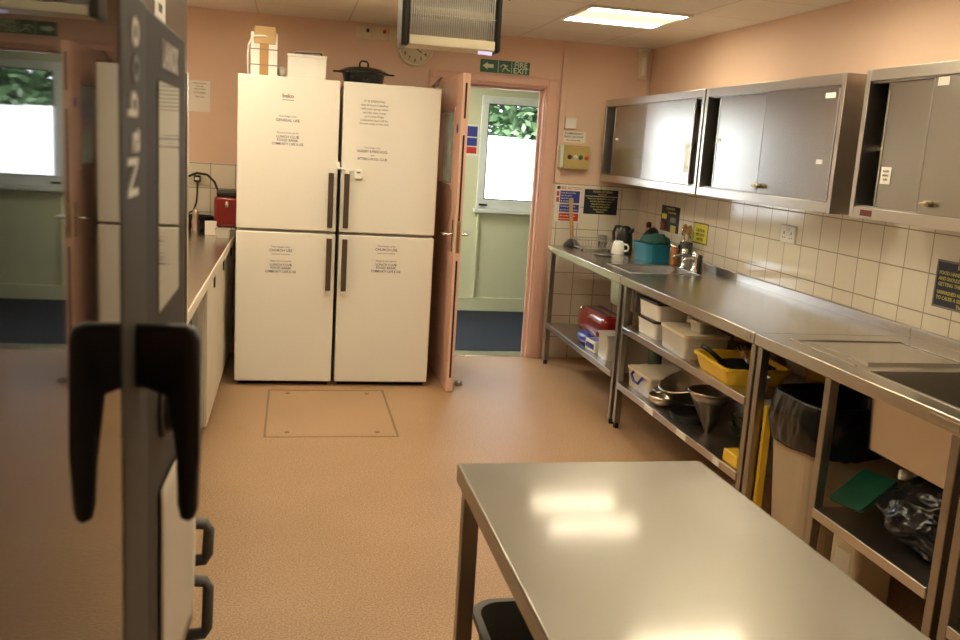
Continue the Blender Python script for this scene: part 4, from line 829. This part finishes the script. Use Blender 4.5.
# ------------------------------------------------------------------ combi oven
XO = -.117
ov = thing('combi_oven', 'large dark combi oven with glossy glass door and black lever handle', 'oven', (-.53, .4, 0))
obj('casing', W(ov).box(-.95, XO - .05, -.22, 1.075, .86, 1.66, .01), 'steel', ov)
std = W(ov)
for x in (-.93, -.24):
    for y in (-.18, 1.0): std.box(x, x + .04, y, y + .04, 0, .86)
std.box(-.93, -.2, -.18, 1.04, .30, .33); obj('stand', std, 'dark_steel', ov)
dd = obj('oven_door', W(ov).box(XO - .048, XO - .004, -.20, .80, .90, 1.645, .006), 'charcoal', ov)
obj('door_glass', W(ov).box(XO - .006, XO, -.195, .678, .905, 1.64, .0), 'glassblack', dd)
strip = obj('door_frame_strip', W(ov).box(XO - .006, XO + .001, .681, .798, .90, 1.645, .002), 'stripgrey', dd)
for k, (ch, m_) in enumerate((('N', 'letter'), ('a', 'letter'), ('b', 'letter'), ('o', 'letterdim'), ('o', 'letter'))):
    obj('brand_letter', MB().text(ch, .062, (.007 if ch in 'ao' else 0), -.037 + k * .0262, -.0005, rot=PI / 2, sx=.68, bold=.016), m_, strip, loc=tuple(Vector((XO + .001, .726, 1.55)) - ov.location), rz=LEFT, label='dim grey letter' if m_ == 'letterdim' else None)
cp = obj('control_panel', W(ov).box(XO - .05, XO, .802, 1.075, .90, 1.645, .004), 'charcoal', ov)
obj('display', W(ov).box(XO - .001, XO + .0012, .862, 1.008, 1.385, 1.59, 0), 'screen', cp)
obj('brand_lettering', MB().text('LAINOX', .034, 0, 0, -.0005, sx=.86, bold=.022), 'letter', cp, loc=tuple(Vector((XO, .945, 1.614)) - ov.location), rz=LEFT)
kn = obj('control_knob', MB().lathe([(0, .022), (.024, .021), (.029, .014), (.031, 0)], 0, 0, 30), 'black', cp, loc=tuple(Vector((XO, .895, 1.292)) - ov.location), ry=PI / 2)
obj('knob_ring', MB().lathe([(.031, 0), (.034, .0), (.034, .004), (.031, .005)], 0, 0, 30), 'greyplastic', cp, loc=tuple(Vector((XO, .895, 1.292)) - ov.location), ry=PI / 2)
hy = .742
hp = [(0, .024), (.038, .024), (.045, .021), (.0485, .012), (.0485, -.08), (.0475, -.128), (.045, -.136), (.040, -.139), (.034, -.136), (.0315, -.124), (.0305, -.026), (0, -.026)]
hm = MB().poly([(x, z) for x, z in hp], .019)
bmesh.ops.bevel(hm.bm, geom=[e for e in hm.bm.edges if abs(e.verts[0].co.y - e.verts[1].co.y) < 1e-6], offset=.006, segments=3, affect='EDGES', profile=.5)
for f_ in hm.bm.faces: f_.smooth = True
hd = obj('lever_handle', hm, 'blacksoft', dd, loc=tuple(Vector((XO, .734, 1.375)) - ov.location))
sh = obj('instruction_sheet', MB((-.1, .99, 1.1)).sheet(lambda u, v: (XO + .003 + .006 * u * u + .003 * math.sin(v * 3) * u, .862 + u * .225, 1.215 - v * .24 - .012 * u), 10, 10, .0008), 'shadepaper', loc=(-.1, .99, 1.1), label='white instruction sheet curling off the oven below its control knob', cat='paper')

# tall steel cabinet beyond the oven
tc_ = thing('steel_cabinet', 'tall steel cabinet with grey drawer handles between the oven and left counter', 'cabinet', (-.58, 1.6, 0))
XF = -.214
obj('body', W(tc_).box(-.95, XF - .02, 1.20, 2.0, .06, 1.98, .008), 'steel', tc_)
obj('door', W(tc_).box(XF - .02, XF, 1.205, 1.995, .80, 1.97, .005), 'door_steel', tc_)
for z0, z1, ha, hb in ((.638, .79, .752, .640), (.45, .63, .622, .47), (.10, .442, .40, .28)):
    dw = obj('drawer', W(tc_).box(XF - .02, XF, 1.205, 1.995, z0, z1, .005), 'door_steel', tc_)
    obj('handle', W(tc_).tube([(XF - .002, 1.9, ha - .012), (XF + .052, 1.9, ha - .016), (XF + .058, 1.9, ha - .03), (XF + .056, 1.9, hb + .03), (XF + .050, 1.9, hb + .016), (XF - .002, 1.9, hb + .012)], .012, 10, flat=1.3), 'greyplastic', dw)
obj('door_edge_trim', W(tc_).box(XF, XF + .004, 1.975, 1.995, .82, 1.66, .001), 'chrome', tc_)
[obj('foot', W(tc_).box(x, x + .04, y, y + .04, 0, .06), 'rubber', tc_) for x in (-.9, -.3) for y in (1.25, 1.9)]
notice('paper_label', 'narrow white paper label high on the tall steel cabinet beside the oven', 'label', (XF + .0005, 1.60, 1.72), .12, .075, {'inkgrey': [('KEEP', .018, 0, .015), ('CLOSED', .018, 0, -.012)]}, LEFT)
obj('yellow_sticker', MB().box(-.03, .03, -.001, 0, -.025, .025), 'orange', loc=(XF + .0005, 1.34, 1.735), rz=LEFT, label='small orange sticker at the top of the tall steel cabinet', cat='sticker')

# ------------------------------------------------------------------ left counter run
lc = thing('steel_worktop', 'polished steel worktop running along the left wall to the far wall', 'worktop', (-.7, 4.35, .84))
obj('top_sheet', W(lc).box(XL + .004, -.372, 2.02, YB - .012, .850, .887, .003), 'steeltop', lc); obj('front_edge', W(lc).box(-.374, -.366, 2.02, YB - .012, .842, .888, .003), 'cabinetwhite', lc)  # steel front edge coloured white for the light it catches
cu = thing('base_cupboard', 'white base cupboard under the left worktop next to the fridge', 'cupboard', (-.72, 5.3, 0))
obj('carcass', W(cu).box(XL + .01, -.415, 4.62, 6.60, .08, .842, .003), 'cabinetwhite', cu); obj('plinth', W(cu).box(XL + .01, -.45, 4.62, 6.60, 0, .08), 'darkgap', cu)
for a, b in ((4.625, 5.28), (5.285, 5.95), (5.955, 6.595)):
    d_ = obj('cupboard_door', W(cu).box(-.414, -.395, a, b, .085, .838, .004), 'cabinetwhite', cu)
    obj('handle', W(cu).box(-.395, -.388, a + .34, a + .40, .74, .81, .002), 'black', d_)
us = thing('steel_base_unit', 'dark steel base unit with a black knob under the near end of the left worktop', 'cupboard', (-.72, 3.3, 0))
obj('body', W(us).box(XL + .01, -.43, 2.04, 4.56, .10, .842, .004), 'dark_steel', us); obj('front_panel', W(us).box(-.43, -.40, 2.05, 4.20, .12, .835, .004), 'greyplastic', us)
obj('knob', MB().lathe([(0, .03), (.022, .028), (.026, .0)], 0, 0, 20), 'black', us, loc=tuple(Vector((-.40, 3.68, .80)) - us.location), ry=PI / 2)
for y in (2.1, 3.2, 4.45):
    for x in (-.55, -1.): obj('foot', W(us).box(x, x + .05, y, y + .05, 0, .10), 'dark_steel', us)

# on the left counter
ZC = .8875
cm = thing('coffee_machine', 'red coffee machine with a black top beside the left fridge', 'coffee machine', (-.425, 6.33, ZC))
obj('body', MB().box(-.075, .075, -.09, .11, .05, .245, .02, seg=3), 'redpot', cm); obj('top_cover', MB().box(-.06, .065, -.08, .10, .243, .285, .015, seg=3), 'black', cm); obj('drip_tray', MB().box(-.05, .07, -.16, .11, 0, .05, .006), 'dark_steel', cm); obj('spout', MB().tube([(.01, -.088, .215), (.01, -.115, .21), (.01, -.118, .18)], .012, 10), 'chrome', cm)
pw = thing('wall_socket', 'cream wall socket with a black plug above the left counter', 'socket', (-.655, YB - .008, 1.228))
obj('face_plate', MB().box(-.073, .073, -.012, 0, -.045, .045, .004), 'cream', pw); obj('rocker', MB().box(-.05, -.03, -.016, -.012, .01, .03, .002), 'white', pw)
pg = thing('power_plug', 'black plug and cable hanging from the left wall socket', 'plug', (-.64, YB - .0205, 1.222))
obj('plug_body', MB().box(-.022, .022, -.035, 0, -.024, .024, .006), 'black', pg); obj('plug_label', MB().box(-.014, .014, -.036, -.0348, -.008, .010), 'white', pg)
obj('cable', MB().tube([(0, -.02, -.02), (0, -.025, -.10), (-.004, -.04, -.16), (-.02, -.06, -.215), (-.06, -.07, -.24), (-.10, -.07, -.20), (-.11, -.04, -.05), (-.10, -.02, .02)], .006, 8), 'black', pg)
obj('black_hose', MB().tube([(-.73, YB - .03, 1.19), (-.70, YB - .05, 1.235), (-.64, YB - .07, 1.262), (-.57, YB - .09, 1.255), (-.52, YB - .12, 1.21), (-.485, YB - .20, 1.14), (-.482, YB - .24, 1.155)], .008, 10), 'black', label='black curved power cord arching from the wall to the coffee machine', cat='cable')
pm = obj('pepper_mill', MB().lathe([(0, 0), (.028, 0), (.03, .008), (.022, .03), (.026, .06), (.018, .10), (.022, .125), (.010, .15), (0, .155)], 0, 0, 24), 'potsteel', loc=(-.625, 6.36, ZC), label='small brass coloured mill on the left counter before the black pot', cat='mill')
bpn = thing('black_pot', 'low black round pot on the left counter behind the mill', 'pot', (-.62, 6.52, ZC))
obj('pot_body', MB().lathe([(0, 0), (.09, 0), (.098, .012), (.098, .09), (.102, .092), (.094, .092), (.09, .014), (0, .008)], 0, 0, 30), 'black', bpn); obj('pot_handle', MB().tube([(.098, -.02, .075), (.118, -.015, .078), (.118, .015, .078), (.098, .02, .075)], .006, 6), 'black', bpn)
tbx = thing('tea_box', 'small cream carton on the left counter before the coffee machine', 'carton', (-.515, 6.20, ZC), rz=.1)
obj('carton_body', MB().box(-.036, .036, -.03, .03, 0, .075, .002), 'paper', tbx); obj('carton_lid', MB().box(-.037, .037, -.031, .031, .074, .088, .002), 'white', tbx)
cx_ = thing('clear_tray', 'small clear plastic tray at the counter edge before the coffee machine', 'tray', (-.43, 6.08, ZC))
obj('tray_body', MB().tub(-.045, .05, -.05, .05, 0, .055, .003, .006, .012, rim=.004), 'clear', cx_)

# ------------------------------------------------------------------ daylight
w = bpy.data.worlds.new('daylight'); SC.world = w; w.use_nodes = True
n = w.node_tree.nodes; l = w.node_tree.links; bg = n['Background']
sky = n.new('ShaderNodeTexSky'); sky.sky_type = 'NISHITA'; sky.sun_disc = False; sky.sun_elevation = math.radians(48); sky.sun_rotation = math.radians(180); sky.air_density = 1.; sky.dust_density = 3.
mxw = n.new('ShaderNodeMix'); mxw.data_type = 'RGBA'; mxw.inputs['Factor'].default_value = .55; mxw.inputs['B'].default_value = (7., 7.6, 8.2, 1)
l.new(sky.outputs[0], mxw.inputs['A']); l.new(mxw.outputs['Result'], bg.inputs['Color']); bg.inputs['Strength'].default_value = 1.45
sd = bpy.data.lights.new('sun', 'SUN'); sd.energy = 9.; sd.angle = .01; sd.color = (1., .97, .92)
so_ = bpy.data.objects.new('sun', sd); COL.objects.link(so_); so_.rotation_euler = (math.radians(42), 0, math.radians(-18)); so_.location = (0, -5, 9)

# ------------------------------------------------------------------ camera
yaw, pitch, roll, f = .2179, .1805, .0645, 918.64
fwd = Vector((math.sin(yaw) * math.cos(pitch), math.cos(yaw) * math.cos(pitch), -math.sin(pitch)))
r0 = Vector((math.cos(yaw), -math.sin(yaw), 0)); u0 = r0.cross(fwd)
r2 = r0 * math.cos(roll) + u0 * math.sin(roll); u2 = -r0 * math.sin(roll) + u0 * math.cos(roll)
cd_ = bpy.data.cameras.new('camera'); cam = bpy.data.objects.new('camera', cd_); COL.objects.link(cam)
cam.matrix_world = Matrix(((r2.x, u2.x, -fwd.x, 0), (r2.y, u2.y, -fwd.y, 0), (r2.z, u2.z, -fwd.z, H_CAM), (0, 0, 0, 1)))
cd_.sensor_width = 36; cd_.lens = f / 960 * 36; cd_.shift_x = -9.75 / 960; cd_.shift_y = -3.35 / 960; cd_.clip_start = .02
cd_.dof.use_dof = True; cd_.dof.focus_distance = 4.6; cd_.dof.aperture_fstop = 8.
SC.camera = cam
SC.view_settings.view_transform = 'Standard'; SC.view_settings.look = 'None'; SC.view_settings.gamma = 1; SC.view_settings.use_curve_mapping = False
SC.view_settings.exposure = 0.
SC.cycles.max_bounces = 10; SC.cycles.diffuse_bounces = 5; SC.cycles.glossy_bounces = 6; SC.cycles.transmission_bounces = 8
